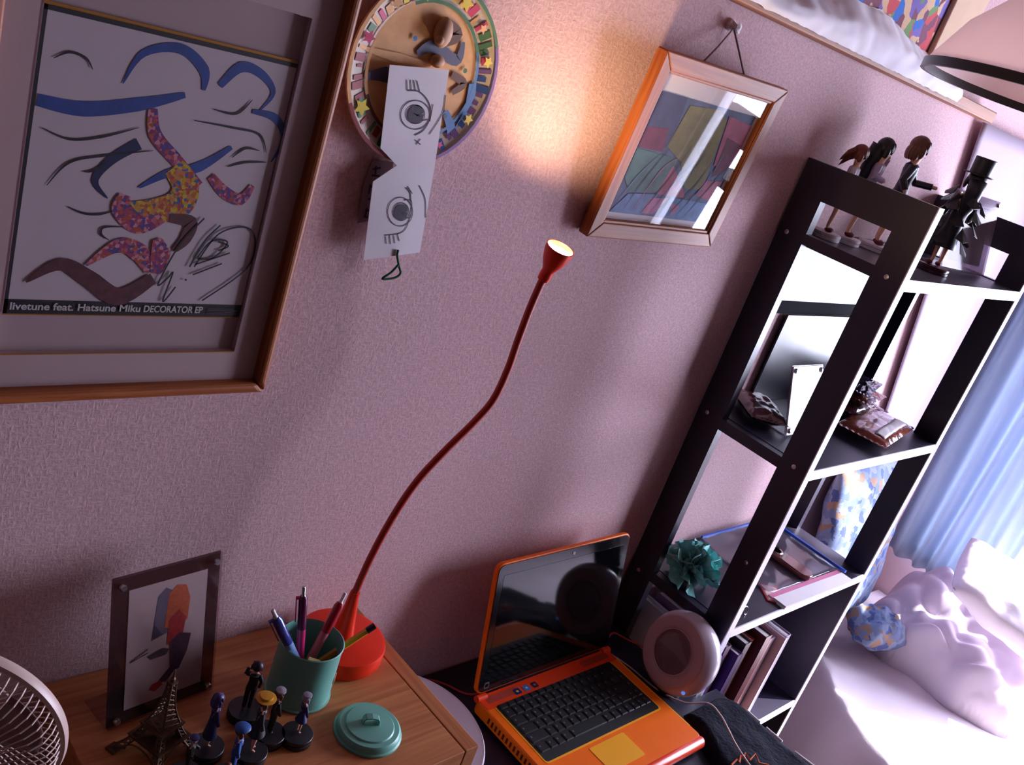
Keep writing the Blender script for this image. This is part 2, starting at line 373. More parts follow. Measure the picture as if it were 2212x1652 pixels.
# duvet heaped over the bed against the wall
def duvf(u, v):
    x = 2.585 + u * .33; y = -.12 - v * .50
    e = max(0, 1 - (abs(2*u-1)**3 + abs(2*v-1)**3)) ** .42
    puff = .085 * abs(noise.noise(Vector((u*2.6+3.1, v*3.4, 1.7)))) + .05 * abs(noise.noise(Vector((u*5+1, v*6+4, 5.1)))) + .05 * noise.noise(Vector((u*1.7, v*1.7, 9)))
    z = .438 + e * (.13 + puff + .13 * (1 - v) * (.3 + .7*u))
    return (x + .025*noise.noise(Vector((u*3, v*3, 2))), y + .025*noise.noise(Vector((u*3, v*3, 6))), z)
o = MB().grid(duvf, 80, 80).build('duvet', LILAC, smooth=True); tag(o, 'crumpled pale lilac duvet heaped on the bed below the blue curtain', 'duvet')
lump('pillow', 'plump white pillow in bright light lying on top of the duvet', 'pillow', (2.72, -.43, .742), .13, .17, .055, SHEET, 2, .3, .45, tilt=(.30, -.30))
lump('floral_pillow', 'blue floral pillow standing against the wall behind the shelf', 'pillow', (2.44, -.075, .76), .22, .235, .045, BLUEF, 5, 0.0, .5, tilt=(math.radians(78), 0))
lump('floral_cushion', 'small blue floral cushion lying on the bed edge beside the shelf', 'cushion', (2.535, -.21, .535), .085, .06, .05, BLUEF, 8, -.3, .5, tilt=(.2, .1))
# curtains
def translucent(m, f, col):
    nt = m.node_tree; out = nt.nodes['Material Output']; b = nt.nodes['Principled BSDF']
    tr = nt.nodes.new('ShaderNodeBsdfTranslucent'); tr.inputs[0].default_value = col
    mx = nt.nodes.new('ShaderNodeMixShader'); mx.inputs[0].default_value = f
    nt.links.new(b.outputs[0], mx.inputs[1]); nt.links.new(tr.outputs[0], mx.inputs[2]); nt.links.new(mx.outputs[0], out.inputs[0])
CURT = mat('blue_curtain_cloth', rgb(172, 184, 206), 0.85, var=0.08, scale=14, stretch=(1, 1, .15), sheen=.2)
translucent(CURT, .3, rgb(186, 194, 208))
def curtain(name, label, x, ya, yb, za, zb, amp, n, m, ph=0.0):
    T = thing(name, label, 'curtain', (x, (ya+yb)/2, zb))
    def f(u, v):
        y = ya + (yb - ya) * u - (ya+yb)/2
        return (amp * math.sin(u*n*2*math.pi + ph + .6*math.sin(v*2+u*5)) * (.6 + .4*v), y + .01*math.sin(v*3+u*9), (za - zb) * v)
    MB().grid(f, n*14, 24).build('curtain_cloth', m, T, smooth=True, solid=.002)
    return T
c = curtain('blue_curtain', 'long pale blue pleated curtain hanging beside the bed', RX - .07, -.02, -.36, .60, 2.10, .022, 6, CURT)
MB().tube([(0.0, .2, .012), (0.0, -1.15, .012)], .009, 10).build('curtain_rail', STEEL, c, smooth=AUTO)
LC = mat('plain_lilac_cloth', rgb(186, 170, 188), 0.9, var=0.02, scale=6)
def lilacf(u, v):
    z = 1.83 - v * .83; xl = 2.085 + (1.83 - z) * .40
    x = xl + u * (RX - .10 - xl)
    return (x, -.016 - .006 * math.sin(u*7 + v*2) * u, z)
o = MB().grid(lilacf, 30, 24).build('plain_hanging_cloth', LC, smooth=True, solid=.003); tag(o, 'plain pale lilac cloth hanging flat on the wall right of the shelf', 'cloth')
# things on and above the picture rail
FLUFF = mat('white_fluffy_cloth', rgb(240, 234, 244), 0.95, var=0.02, sheen=.4)
HX = ((1.0, .008), (1.15, .012), (1.3, .032), (1.45, .054), (1.55, .052), (1.66, .038), (1.75, .032), (1.86, .022))
def fluff(u, v):
    x = 1.0 + u * .862
    for (xa, ha), (xb, hb) in zip(HX, HX[1:]):
        if x <= xb or xb == 1.86: hgt = ha + (hb - ha) * min(1, (x - xa) / (xb - xa)); break
    hgt += .022 + .006 * fbm(u*14, 1.3, 2)
    if v < .4:      # front flap over the rail edge
        k = v / .4; return (x, -.040 - .004*math.sin(k*3.1) - .003*fbm(u*25, k*2), TZ + .006 + .002*fbm(u*30, 3) + hgt*.55*k)
    a = (v - .4) / .6 * math.pi/2; return (x, -.040 + .036*math.sin(a), TZ + .006 + hgt*(.55 + .45*math.sin(a)) + .002*fbm(u*20, v*5))
o = MB().grid(fluff, 90, 14).build('white_folded_cloth', FLUFF, smooth=True); tag(o, 'long white fluffy cloth lying along the wooden wall rail', 'cloth')
PRINT = floral('patterned_print', [rgb(206, 168, 132), rgb(120, 60, 84), rgb(212, 176, 140), rgb(40, 108, 196), rgb(110, 150, 90), rgb(124, 64, 92), rgb(118, 98, 176), rgb(214, 180, 146), rgb(200, 70, 80)], 42.0, dist=0.06)
def printf(u, v):
    x = 1.05 + u * .67; z = TZ + .024 + v * .42
    return (x + .015 * math.sin(v*3), -.0015 - .006 * (1 + math.sin(u*16)) * (.35 + .3*v), z)
o = MB().grid(printf, 50, 12).build('patterned_wall_cloth', PRINT, smooth=True, solid=.001); tag(o, 'colourful patterned print hanging on the wall above the wooden rail', 'wall cloth')
CREAM = mat('cream_cloth', rgb(222, 190, 160), 0.9, var=0.03)
o = MB().box((1.735, -.012, TZ + .024), (1.86, -.002, TZ + .45)).build('cream_wall_panel', CREAM, bevel=.002); tag(o, 'cream strip panel on the wall right of the patterned print', 'panel')

# pendant lamp with black rim (top right)
tip = CAM + (CX*((1988-1106)/FPX) + CY*((140-826)/FPX) + CZ).normalized() * 1.46
hd = Vector((tip.x - CAM.x, tip.y - CAM.y, 0)).normalized(); right = Vector((hd.y, -hd.x, 0))
PR = .24; pc = Vector((tip.x, tip.y, 0)) + right * PR
pd = thing('pendant_lamp', 'round pendant lamp with pale pinkish shade and black rim, top right', 'lamp', (pc.x, pc.y, tip.z))
SHADE = mat('pale_lamp_shade', rgb(246, 226, 224), 0.7, var=0.02); translucent(SHADE, .5, rgb(250, 230, 226))
MB().lathe([(PR - .004, .012), (PR*.86, .07), (PR*.55, .15), (PR*.2, .19), (.03, .2), (.03, .197), (PR*.2, .186), (PR*.55, .146), (PR*.86, .066), (PR - .008, .01)], 64, closed=True).build('lamp_shade', SHADE, pd, smooth=AUTO)
MB().lathe([(PR - .006, -.001), (PR, -.001), (PR, .011), (PR - .006, .011)], 64, closed=True).build('rim', PURE_BLACK, pd, smooth=AUTO)
MB().tube([(0, 0, .19), (0, 0, CH - tip.z)], .004, 8).build('cord', PURE_BLACK, pd)
MB().lathe([(0, .05), (.03, .06), (.035, .09), (.02, .13), (.015, .19)], 20).build('bulb', WHITE, pd, smooth=True)

# ------------------------------------------------------------------ framed print, upper left
NY = Vector((0, -1, 0))
fx0, fx1, fz0, fz1 = .231, .545, 1.272, 1.708
fp = thing('framed_print', 'large wood framed print with wide grey mat, scrawled signature, black caption strip', 'picture', ((fx0+fx1)/2, 0, fz0))
fo = Vector(((fx0+fx1)/2, 0, fz0))
def L(mb, org):
    mb.v = [tuple(Vector(v) - org) for v in mb.v]; return mb
def mitre(x0, x1, z0, z1, w, yb, yf, org, parent, mh, mv, rnd=.003, name='frame_bar'):
    A = [(x0,z0),(x1,z0),(x1,z1),(x0,z1)]; B = [(x0+w,z0+w),(x1-w,z0+w),(x1-w,z1-w),(x0+w,z1-w)]
    for i in range(4):
        j = (i+1) % 4; q = [A[i], A[j], B[j], B[i]]
        mb = MB(); vs = [(p[0], yb, p[1]) for p in q] + [(p[0], yf, p[1]) for p in q]
        mb.add(vs, [(0,1,2,3),(7,6,5,4),(0,4,5,1),(1,5,6,2),(2,6,7,3),(3,7,4,0)])
        L(mb, org).build(name, mh if i % 2 == 0 else mv, parent, bevel=rnd, seg=3)
mitre(fx0, fx1, fz0, fz1, .0125, -.001, -.026, fo, fp, FRAMEWOOD, FRAMEWOODV, .005)
MAT1 = mat('grey_mat_board', rgb(196, 170, 174), 0.8, var=.02); MAT2 = mat('inner_mat_board', rgb(184, 160, 164), 0.8, var=.02)
L(MB().box((fx0+.01, -.006, fz0+.01), (fx1-.01, -.001, fz1-.01)), fo).build('backing', MAT2, fp)
# outer mat with window
def window_board(x0, x1, z0, z1, X0, X1, Z0, Z1, yb, yf):
    mb = MB()
    for a, b in (((x0, z0), (X0, z1)), ((X1, z0), (x1, z1)), ((X0, z0), (X1, Z0)), ((X0, Z1), (X1, z1))): mb.box((a[0], yf, a[1]), (b[0], yb, b[1]))
    return mb
mz0, mz1, mx0, mx1 = 1.318, 1.664, .2735, .5025
L(window_board(fx0+.012, fx1-.012, fz0+.012, fz1-.012, mx0-.003, mx1+.001, mz0, mz1, -.006, -.013), fo).build('mat', MAT1, fp)
GOLD = mat('gold_line', rgb(190, 130, 50), .4, .3)
for ga, gb in (((mx0, -.0135, mz0-.0008), (mx1, -.013, mz0+.0004)), ((mx0+.001, -.0085, 1.6205), (mx1, -.008, 1.623)), ((mx0+.001, -.0085, 1.3545), (mx1, -.008, 1.3555))):
    L(MB().box(ga, gb), fo).build('gold_line', GOLD, fp)
px0, px1, pz0, pz1 = mx0+.001, mx1-.0005, 1.356, 1.6205
pr = L(MB().box((px0, -.0085, pz0), (px1, -.006, pz1)), fo).build('print_sheet', mat('print_stock', rgb(202, 186, 194), .7, var=.01), fp)
PY = -.0086
g = MB(); g.box((px0, PY-.0004, pz0), (px1, PY, pz0+.0135)); g.box((px0, PY-.0004, pz1-.004), (px1, PY, pz1)); g.box((px0, PY-.0004, pz0), (px0+.003, PY, pz1)); L(g, fo).build('caption_strip', INK, fp)
def P(px, py): return at(px, py, 1, PY)
BL = [mat('print_blue', rgb(46, 74, 150), .6, var=.2, scale=90), mat('print_dark_blue', rgb(30, 36, 84), .6, var=.2, scale=90), INK,
      floral('print_mosaic_rose', [rgb(168, 70, 108), rgb(140, 60, 110), rgb(206, 140, 150), rgb(176, 88, 60), rgb(92, 76, 140), rgb(190, 100, 120)], 320.0, dist=.004),
      floral('print_mosaic_gold', [rgb(196, 156, 40), rgb(190, 110, 50), rgb(206, 176, 60), rgb(176, 80, 80), rgb(70, 100, 160), rgb(200, 130, 90)], 320.0, dist=.004),
      mat('print_brown', rgb(92, 46, 56), .6, var=.3, scale=120)]
A = MB()
# generic abstract swirl of ribbons and mosaic strokes
A.ribbon([P(80,215), P(180,235), P(300,225), P(400,205)], [.010,.013,.012,.005], NY, .0003, 0)
A.ribbon([P(265,180), P(310,115), P(390,105), P(440,150), P(440,195)], [.001,.006,.009,.010,.003], NY, .0004, 0)
A.ribbon([P(475,185), P(520,145), P(565,160), P(590,200), P(560,240)], [.006,.010,.008,.005,.001], NY, .0004, 0)
A.ribbon([P(545,240), P(595,255), P(612,300), P(585,350)], [.004,.008,.006,.001], NY, .0005, 0)
A.ribbon([P(300,310), P(240,345), P(205,390), P(232,428)], [.011,.009,.006,.001], NY, .0004, 1)
A.ribbon([P(300,405), P(360,375), P(430,360), P(500,318)], [.002,.008,.010,.004], NY, .0005, 0)
for pts in ([(115,125),(150,112),(185,125),(200,150)], [(90,275),(150,300),(220,295),(300,275)], [(100,400),(150,350),(230,335),(330,325)], [(145,445),(180,460),(215,462),(245,455)],
            [(420,260),(500,275),(560,290),(575,330)], [(460,235),(510,245),(545,215)], [(500,340),(530,320),(560,325)], [(490,360),(530,350),(575,350)], [(270,490),(225,490),(218,505),(235,518)], [(180,370),(200,368),(230,350)]):
    A.ribbon([P(*p) for p in pts], [.0006,.0022,.0022,.0005], NY, .0006, 2)
A.ribbon([P(330,235), P(335,290), P(380,345), P(430,400)], [.008,.012,.012,.008], NY, .0006, 3)
A.ribbon([P(375,360), P(400,400), P(385,440), P(330,455), P(260,455)], [.020,.026,.030,.024,.016], NY, .0007, 4)
A.ribbon([P(270,420), P(262,450), P(300,485), P(350,470)], [.010,.018,.018,.010], NY, .0008, 3)
A.ribbon([P(455,380), P(485,415), P(520,430), P(545,400)], [.008,.012,.012,.005], NY, .0007, 3)
A.ribbon([P(365,470), P(410,480), P(400,515), P(375,540)], [.008,.014,.012,.006], NY, .0008, 5)
A.ribbon([P(185,572), P(255,530), P(300,545), P(325,585)], [.002,.014,.018,.010], NY, .0009, 3); A.ribbon([P(338,515), P(345,550), P(335,590)], [.008,.020,.010], NY, .0011, 3)
A.ribbon([P(55,608), P(130,570), P(190,600), P(255,640), P(330,600)], [.002,.012,.016,.018,.012], NY, .0010, 5)
L(A, fo).build('printed_artwork', BL, fp, fix=False)
Sg = MB()
for pts in ([(418,575),(470,505),(530,490),(550,520),(530,580),(435,648)], [(425,555),(455,520),(490,522),(460,555),(425,558)], [(470,520),(492,530),(470,540)], [(420,570),(495,545)], [(415,592),(478,568)], [(408,575),(440,520),(475,485)],
            [(440,470),(385,530),(340,612),(360,600),(372,588),(350,650),(378,618)], [(398,602),(402,604)]):
    Sg.ribbon([P(*p) for p in pts], .0017, NY, .0014, 0)
L(Sg, fo).build('signature', INK, fp, fix=False)
def text(name, body, size, p, X, m, parent, sx=1.0):
    cu = bpy.data.curves.new(name, 'FONT'); cu.body = body; cu.size = size; cu.offset = .00022
    to = bpy.data.objects.new(name, cu); COL.objects.link(to)
    bpy.context.view_layer.update()
    me = bpy.data.meshes.new_from_object(to.evaluated_get(bpy.context.evaluated_depsgraph_get()))
    bpy.data.objects.remove(to)
    me.materials.clear(); me.materials.append(m)
    w = max(v.co.x for v in me.vertices); o = bpy.data.objects.new(name, me); COL.objects.link(o); o.parent = parent
    for v in me.vertices: v.co = X @ Vector((v.co.x * sx, v.co.y, 0)) + Vector(p)
    return o, w * sx
XW = Matrix(((1, 0, 0), (0, 0, -1), (0, 1, 0)))
TXT = mat('caption_grey', rgb(206, 196, 202), .6)
tp = Vector((px0 + .0045, PY - .0012, pz0 + .0042)) - fo
o, w1 = text('caption_lettering', 'livetune feat. Hatsune Miku', .0098, tp, XW, TXT, fp)
k1 = .1165 / w1
for v in o.data.vertices: v.co.x = tp.x + (v.co.x - tp.x) * k1
tp2 = tp + Vector((.1195, 0, 0)); o, w2 = text('caption_lettering', 'DECORATOR EP', .0098, tp2, XW, TXT, fp)
k2 = .061 / w2
for v in o.data.vertices: v.co.x = tp2.x + (v.co.x - tp2.x) * k2
g = MB()
for i in range(4): g.box((px0+.190, PY-.0012, pz0+.0035+i*.0018), (px0+.190+.033-.004*(i % 2), PY-.0008, pz0+.0042+i*.0018))
L(g, fo).build('caption_lettering', mat('caption_dim', rgb(96, 84, 100), .6), fp)
PGLASS = glassmat('picture_glass')
L(MB().box((fx0+.012, -.0185, fz0+.012), (fx1-.012, -.0175, fz1-.012)), fo).build('glass_pane', PGLASS, fp)

# ------------------------------------------------------------------ painted round plate with paper strips
pcx, pcz, pR = .649, 1.642, .0965
pt = thing('painted_plate', 'round hand-painted plate with coloured rim blocks hanging on the wall', 'wall plate', (pcx, 0, pcz))
po = Vector((pcx, 0, pcz)); XP = RT((0, 0, 0), rx=math.pi/2)   # local z -> -y
PLW = mat('plate_cream', rgb(222, 204, 190), .6, var=.04)
MB().lathe([(0, .001), (pR*.9, .001), (pR, .012), (pR*.99, .0145), (pR*.74, .008), (0, .008)], 64, 0, XP).build('plate_body', PLW, pt, smooth=AUTO)
DISC = mat('plate_orange', rgb(246, 186, 128), .7, var=.12, scale=60)
MB().lathe([(0, .0082), (pR*.73, .0082), (pR*.73, .0088), (0, .0092)], 48, 0, XP).build('painted_disc', DISC, pt)
PC = [mat('plate_%s' % n, c, .6, var=.1) for n, c in (('yellow', rgb(236, 206, 50)), ('pink', rgb(214, 60, 110)), ('green', rgb(70, 120, 70)), ('blue', rgb(50, 90, 170)), ('orange', rgb(230, 120, 50)), ('purple', rgb(130, 90, 160)), ('brown', rgb(110, 70, 50)), ('grey_blue', rgb(92, 92, 120)), ('skyblue', rgb(84, 130, 190)), ('crimson', rgb(150, 40, 50)))]
R_ = random.Random(3); g = MB()
for i in range(54):
    a = 2*math.pi*i/54 + R_.uniform(-.03, .03)
    deg = math.degrees(a) % 360
    m = R_.choice([0,0,4,1,2]) if 20 < deg < 150 else (R_.choice([4,2,9,3]) if 150 <= deg < 260 else R_.choice([5,5,8,5,3]))
    r0 = pR*R_.uniform(.76, .82); r1 = pR*R_.uniform(.88, .95); wd = R_.uniform(.02, .045) if i % 3 else .055
    zf = lambda r: .0148 - (.0145-.008)*(pR*.99-r)/(pR*.25) + .0006
    pts = [(r0, a-wd), (r1, a-wd*.8), (r1, a+wd*.8), (r0, a+wd)]
    g.add([(r*math.cos(q), -zf(r), r*math.sin(q)) for r, q in pts], [(0, 1, 2, 3)], m)
for i in range(9):   # stars
    a = [1.9, 1.25, .35, -.45, 2.9, 3.75, -1.0, .8, 2.35][i]; r = pR*.86
    c0 = Vector((r*math.cos(a), -.0148, r*math.sin(a))); sz = [.011, .010, .007, .007, .008, .010, .005, .006, .008][i]
    g.add([c0 + Vector((math.cos(k*math.pi/5)*(sz if k % 2 == 0 else sz*.5), 0, math.sin(k*math.pi/5)*(sz if k % 2 == 0 else sz*.5))) for k in range(10)], [tuple(range(10))], [0, 0, 0, 0, 1, 0, 1, 4, 4][i])
g.build('rim_paint', PC, pt, fix=False)
g = MB()
for k in range(4):
    a0 = k*math.pi/2 + .5; pts = [(pR*.985*math.cos(a0 + i*math.pi/20), -.0152, pR*.985*math.sin(a0 + i*math.pi/20)) for i in range(11)]
    g.ribbon(pts, .004, NY, .0004, [2, 4, 9, 5][k], 1)
    pts = [(pR*.745*math.cos(a0 + i*math.pi/20), -.0102, pR*.745*math.sin(a0 + i*math.pi/20)) for i in range(11)]
    g.ribbon(pts, .0035, NY, .0006, [2, 4, 6, 8][k], 1)
g.build('painted_rings', PC, pt, fix=False)
def pp(px, py): return at(px, py, 1, -.0095) - po
g = MB()
g.ribbon([pp(900,115), pp(935,100), pp(985,130), pp(1000,90)], [.006,.014,.012,.004], NY, .0012, 7)
g.ribbon([pp(960,45), pp(985,75), pp(955,95)], [.010,.016,.006], NY, .0012, 6)
g.ribbon([pp(1020,180), pp(1010,240), pp(985,290), pp(955,320)], [.010,.014,.016,.010], NY, .0012, 8)
g.ribbon([pp(975,160), pp(1000,180), pp(975,200)], [.008,.010,.006], NY, .0012, 6)
g.ribbon([pp(790,105), pp(860,125), pp(930,140)], [.004,.010,.004], NY, .0012, 4)
g.ribbon([pp(785,165), pp(830,160), pp(850,175)], [.005,.016,.010], NY, .0012, 7)
g.ribbon([pp(960,240), pp(972,275), pp(965,300)], [.008,.012,.004], NY, .0014, 8)
for c, m in (((895,82),8), ((1003,152),2), ((960,250),7)): g.add([pp(*c) + Vector((.003*math.cos(k*1.05), -.0016, .003*math.sin(k*1.05))) for k in range(6)], [tuple(range(6))], m)
g.build('painted_shapes', PC, pt, fix=False)
g = MB(); q = pp(952, 68); g.ell((q.x, -.014, q.z), (.011, .008, .016)); g.ell((q.x - .006, -.019, q.z - .008), (.005, .005, .005), 0); q = pp(940, 130); g.ell((q.x, -.013, q.z), (.009, .007, .007))
g.build('raised_lumps', mat('plate_tan_relief', rgb(196, 150, 118), .6), pt, smooth=True)

def paper(name, label, cor, yp, marks, wd=.0011, thick=.0006):
    ptsw = [at(px, py, 1, yp) for px, py in cor]; c = sum(ptsw, Vector()) / len(ptsw)
    T = thing(name, label, 'paper', c)
    ptsl = [p - c for p in ptsw]; n = len(ptsl); mb = MB()
    back = [p + Vector((0, thick, 0)) for p in ptsl]
    mb.add(ptsl + back, [tuple(range(n)), tuple(reversed(range(n, 2*n)))] + [(i, (i+1) % n, n+(i+1) % n, n+i) for i in range(n)])
    mb.build('sheet', mat('sketch_paper', rgb(236, 228, 236), .7, var=.015), T)
    d = MB()
    for s in marks:
        ww = wd
        if isinstance(s, tuple): s, ww = s
        d.ribbon([at(px, py, 1, yp) - c for px, py in s], ww, NY, .0005, 0)
    d.build('pencil_drawing', mat('pencil', rgb(70, 62, 78), .7, var=.15, scale=400), T, fix=False)
    return T, c
def ring(cx, cy, rx, ry, tilt=0, n=16, a0=0, a1=6.2832):
    return [(cx + rx*math.cos(a)*math.cos(tilt) - ry*math.sin(a)*math.sin(tilt), cy + rx*math.cos(a)*math.sin(tilt) + ry*math.sin(a)*math.cos(tilt)) for a in [a0 + (a1-a0)*i/n for i in range(n+1)]]
paper('eye_sketch', 'upper white paper strip with pencil eye drawing, hung over the painted plate', [(842,140), (970,151), (938,366), (858,358), (822,320)], -.019,
      [ring(897,248,32,31), ring(897,247,20,20), (ring(898,247,9,10), .010), ([(879,195),(905,198),(925,220),(930,250),(915,280),(895,292)], .0014), [(878,172),(879,194)], [(886,172),(888,194)], [(893,173),(897,195)], [(900,174),(906,197)], [(910,260),(925,258)], [(962,205),(955,245),(927,290)], [(896,302),(908,312)], [(908,300),(898,312)], [(935,225),(928,262)]])
T, c = paper('eye_sketch', 'lower white paper strip with pencil eye drawing, above a green cord', [(858,357), (938,364), (907,545), (785,562), (806,392)], -.0175,
      [ring(864,457,27,31), ring(866,457,17,19), (ring(866,458,8,9), .009), ([(876,405),(885,415),(887,435)], .0014), [(880,402),(890,418)], [(872,432),(888,434),(886,465),(870,500),(830,508)], [(832,510),(834,526)], [(841,508),(843,527)], [(850,508),(852,525)], [(858,505),(862,520)], [(905,400),(918,430),(919,470)], [(875,470),(886,470)]])
GREEN = mat('green_cord_fibre', rgb(40, 96, 66), .8, var=.2, scale=300)
cp = [at(px, py, 1, -.0192) for px, py in ((860,540),(858,552),(862,575),(865,590),(852,600),(826,602),(845,588),(860,572))]
c0 = cp[0].copy(); o = MB().tube([p - c0 for p in spline(cp, 5)], .0014, 7).build('green_cord', GREEN, smooth=True); o.location = c0; tag(o, 'looped green cord hanging below the lower eye sketch', 'cord')
# narrow tag with dark brush marks behind the papers
cs = at(798, 400, 1, -.004)
T = thing('brush_written_tag', 'narrow dim tag with dark brush marks, half hidden behind lower paper strip', 'tag', cs)
g = MB(); q = [at(px, py, 1, -.004) - cs for px, py in ((806,345),(850,350),(835,470),(772,482),(786,400))]
g.add(q + [p + Vector((0, .0006, 0)) for p in q], [tuple(range(5)), tuple(reversed(range(5, 10)))] + [(i, (i+1) % 5, 5+(i+1) % 5, 5+i) for i in range(5)]); g.build('tag_sheet', mat('dim_tag_paper', rgb(150, 128, 136), .8), T)
g = MB()
for s in ([(805,365),(822,362)], [(812,358),(810,376)], [(802,378),(820,380)], [(798,404),(806,402)], [(800,398),(796,418)], [(794,430),(803,428)], [(788,455),(800,453)], [(792,448),(788,470)], [(785,466),(797,470)], [(796,460),(796,474)]): g.ribbon([at(px, py, 1, -.004) - cs for px, py in s], .0022, NY, .0006, 0, 1)
g.build('brush_marks', mat('maroon_ink', rgb(70, 30, 44), .7), T, fix=False)

# ------------------------------------------------------------------ small framed picture, tilted forward
sx0, sx1, sz0 = .985, 1.287, 1.494; SHT = .258
tl = math.atan2(.025, .257)
sf = thing('small_framed_picture', 'small honey wood frame with abstract picture, leaning forward on its cord', 'picture', ((sx0+sx1)/2, -.002, sz0), (tl, math.radians(-1.2), 0))
O0 = Vector((0, 0, 0)); hw = (sx1-sx0)/2
mitre(-hw, hw, 0, SHT, .0225, 0, -.018, O0, sf, FRAMEWOOD, FRAMEWOODV, .002)
mitre(-hw+.018, hw-.018, .018, SHT-.018, .008, -.006, -.0155, O0, sf, FRAMEWOOD, FRAMEWOODV, .001, 'inner_lip')
MB().box((-hw+.02, -.007, .02), (hw-.02, -.004, SHT-.02)).build('mat', mat('picture_mat_white', rgb(232, 224, 230), .7, var=.01), sf)
ai, aw0, aw1, ah0, ah1 = -.0072, -hw+.036, hw-.034, .036, SHT-.050
MB().box((aw0, -.0076, ah0), (aw1, -.007, ah1)).build('picture_sheet', mat('art_blue_ground', rgb(92, 104, 140), .7, var=.25, scale=50, stretch=(1, 1, .4)), sf)
AC = [mat('art_' + n, c, .7, var=.22, scale=60) for n, c in (('dusk_blue', rgb(72, 74, 116)), ('olive', rgb(130, 124, 78)), ('teal', rgb(84, 122, 128)), ('rose', rgb(176, 92, 120)), ('wine', rgb(116, 52, 84)), ('sky', rgb(110, 140, 190)), ('pink', rgb(190, 120, 160)), ('navy', rgb(44, 48, 84)))]
def uv(u, v): return Vector((aw0 + (aw1-aw0)*u, -.0077, ah0 + (ah1-ah0)*v))
g = MB()
for m, pts in ((0, [(0,.72),(0,1),(.25,1),(.28,.62),(.2,.55)]), (4, [(0,.55),(0,.72),(.2,.74),(.24,.55)]), (1, [(.26,.6),(.3,.95),(.62,.98),(.72,.9),(.8,.3),(.62,.28),(.45,.5)]), (3, [(.72,.95),(1,.92),(1,.55),(.8,.52)]), (4, [(.80,.78),(.98,.74),(.96,.5),(.84,.42)]),
               (2, [(.0,.54),(.42,.52),(.36,.22),(.1,.18),(0,.3)]), (3, [(.40,.46),(.62,.26),(.66,.20),(.36,.2)]), (3, [(.78,.38),(.98,.4),(.96,.2),(.76,.24)]), (5, [(0,.0),(.1,.17),(.38,.2),(.3,0)]), (6, [(.32,.16),(.5,.18),(.42,.02),(.3,.02)]), (5, [(.52,.19),(.96,.18),(1,0),(.48,0)]), (6, [(.55,.14),(.66,.12),(.6,.02)])):
    g.add([uv(*p) + Vector((0, -.0004 - .00005*m, 0)) for p in pts], [tuple(range(len(pts)))], m)
for k in range(9): g.ribbon([uv(.02+.09*k, .02), uv(.1+.1*k, .3+.05*(k % 3)), uv(.22+.09*k, .52+.12*(k % 2))], [.0005, .0022, .0005], NY, .0012, [5, 0, 6, 7, 5, 2, 7, 5, 0][k])
g.build('painted_shapes', AC, sf, fix=False)
MB().box((-hw+.02, -.0125, .02), (hw-.02, -.0117, SHT-.02)).build('glass_pane', PGLASS, sf)
CORD = mat('grey_hanging_cord', rgb(140, 118, 118), .8)
nl = at(1592, 58, 1, -.012)
nail = thing('wall_hook', 'small clear wall hook above the small framed picture', 'hook', nl)
MB().lathe([(0, .012), (.008, .012), (.008, .008), (.003, .006), (.003, -.002), (.006, -.004), (0, -.006)], 16, 0, RT(rx=-math.pi/2)).build('hook_peg', WHITE, nail, smooth=AUTO)
MB().tube([(-.012, .002, .004), (0, .0, .0), (.010, .002, -.006)], .0025, 8).build('hook_arm', WHITE, nail, smooth=True)
hc = MB()
a = Vector((nl.x, nl.y + .004, nl.z - .003))
for ex in (-.055, .055):
    e = Vector(((sx0+sx1)/2 + ex, -.026, sz0 + SHT - .006)); hc.tube([a - nl, (a+e)/2 - nl + Vector((0, -.001, -.001)), e - nl], .0014, 6)
o = hc.build('hanging_cord', CORD, smooth=True); o.location = nl; tag(o, 'thin grey cord from wall hook down to the small framed picture', 'cord')

# ------------------------------------------------------------------ red gooseneck lamp
RED = mat('lamp_red', rgb(236, 48, 18), .35, var=.03, spec=.3); RED2 = mat('lamp_neck_red', rgb(186, 44, 28), .5, var=.05)
lb = Vector((.722, -.075, CZT))
lp = thing('gooseneck_lamp', 'red gooseneck lamp with round base, switched on, in front of the wall', 'lamp', lb)
MB().lathe([(0, 0), (.057, 0), (.0595, .003), (.060, .020), (.0585, .0245), (.054, .0265), (0, .0272)], 64).build('lamp_base', RED, lp, smooth=AUTO)
neck = [Vector(p) for p in ((.721, -.075, .921), (.719, -.075, .99), (.724, -.078, 1.05), (.738, -.08, 1.114), (.756, -.083, 1.166), (.783, -.086, 1.209), (.813, -.089, 1.249), (.833, -.091, 1.283), (.837, -.094, 1.328), (.8335, -.097, 1.368), (.831, -.1, 1.41), (.832, -.102, 1.445), (.832, -.104, 1.458))]
MB().tube([neck[0] - lb, (neck[0]*.6+neck[1]*.4) - lb, neck[1] - lb, neck[1]*.9 + neck[2]*.1 - lb], [.015, .0115, .0068, .0062], 20).build('base_cone', RED, lp, smooth=AUTO)
MB().tube([p - lb for p in spline(neck[1:], 6)], .0049, 12).build('gooseneck', RED2, lp, smooth=True)
hp = Vector((.832, -.104, 1.456)); hdir = Vector((-.03, -.22, .97)).normalized()
XH = align(hp - lb, hdir)
hprof = [(.0, .0), (.0075, .0), (.008, .006), (.0075, .013), (.009, .017), (.0135, .026), (.0172, .039), (.0178, .046), (.0166, .046), (.0160, .039), (.0125, .027), (.0, .024)]
MB().lathe(hprof, 32, 0, XH).build('lamp_head', RED, lp, smooth=AUTO)
GLOW = mat('lamp_glow', rgb(255, 230, 190), .5, emit=(1.0, .74, .48, 1), estr=60.0)
MB().lathe([(0, .0405), (.0158, .0400), (.0158, .0392), (0, .0392)], 28, 0, XH).build('lamp_bulb', GLOW, lp)
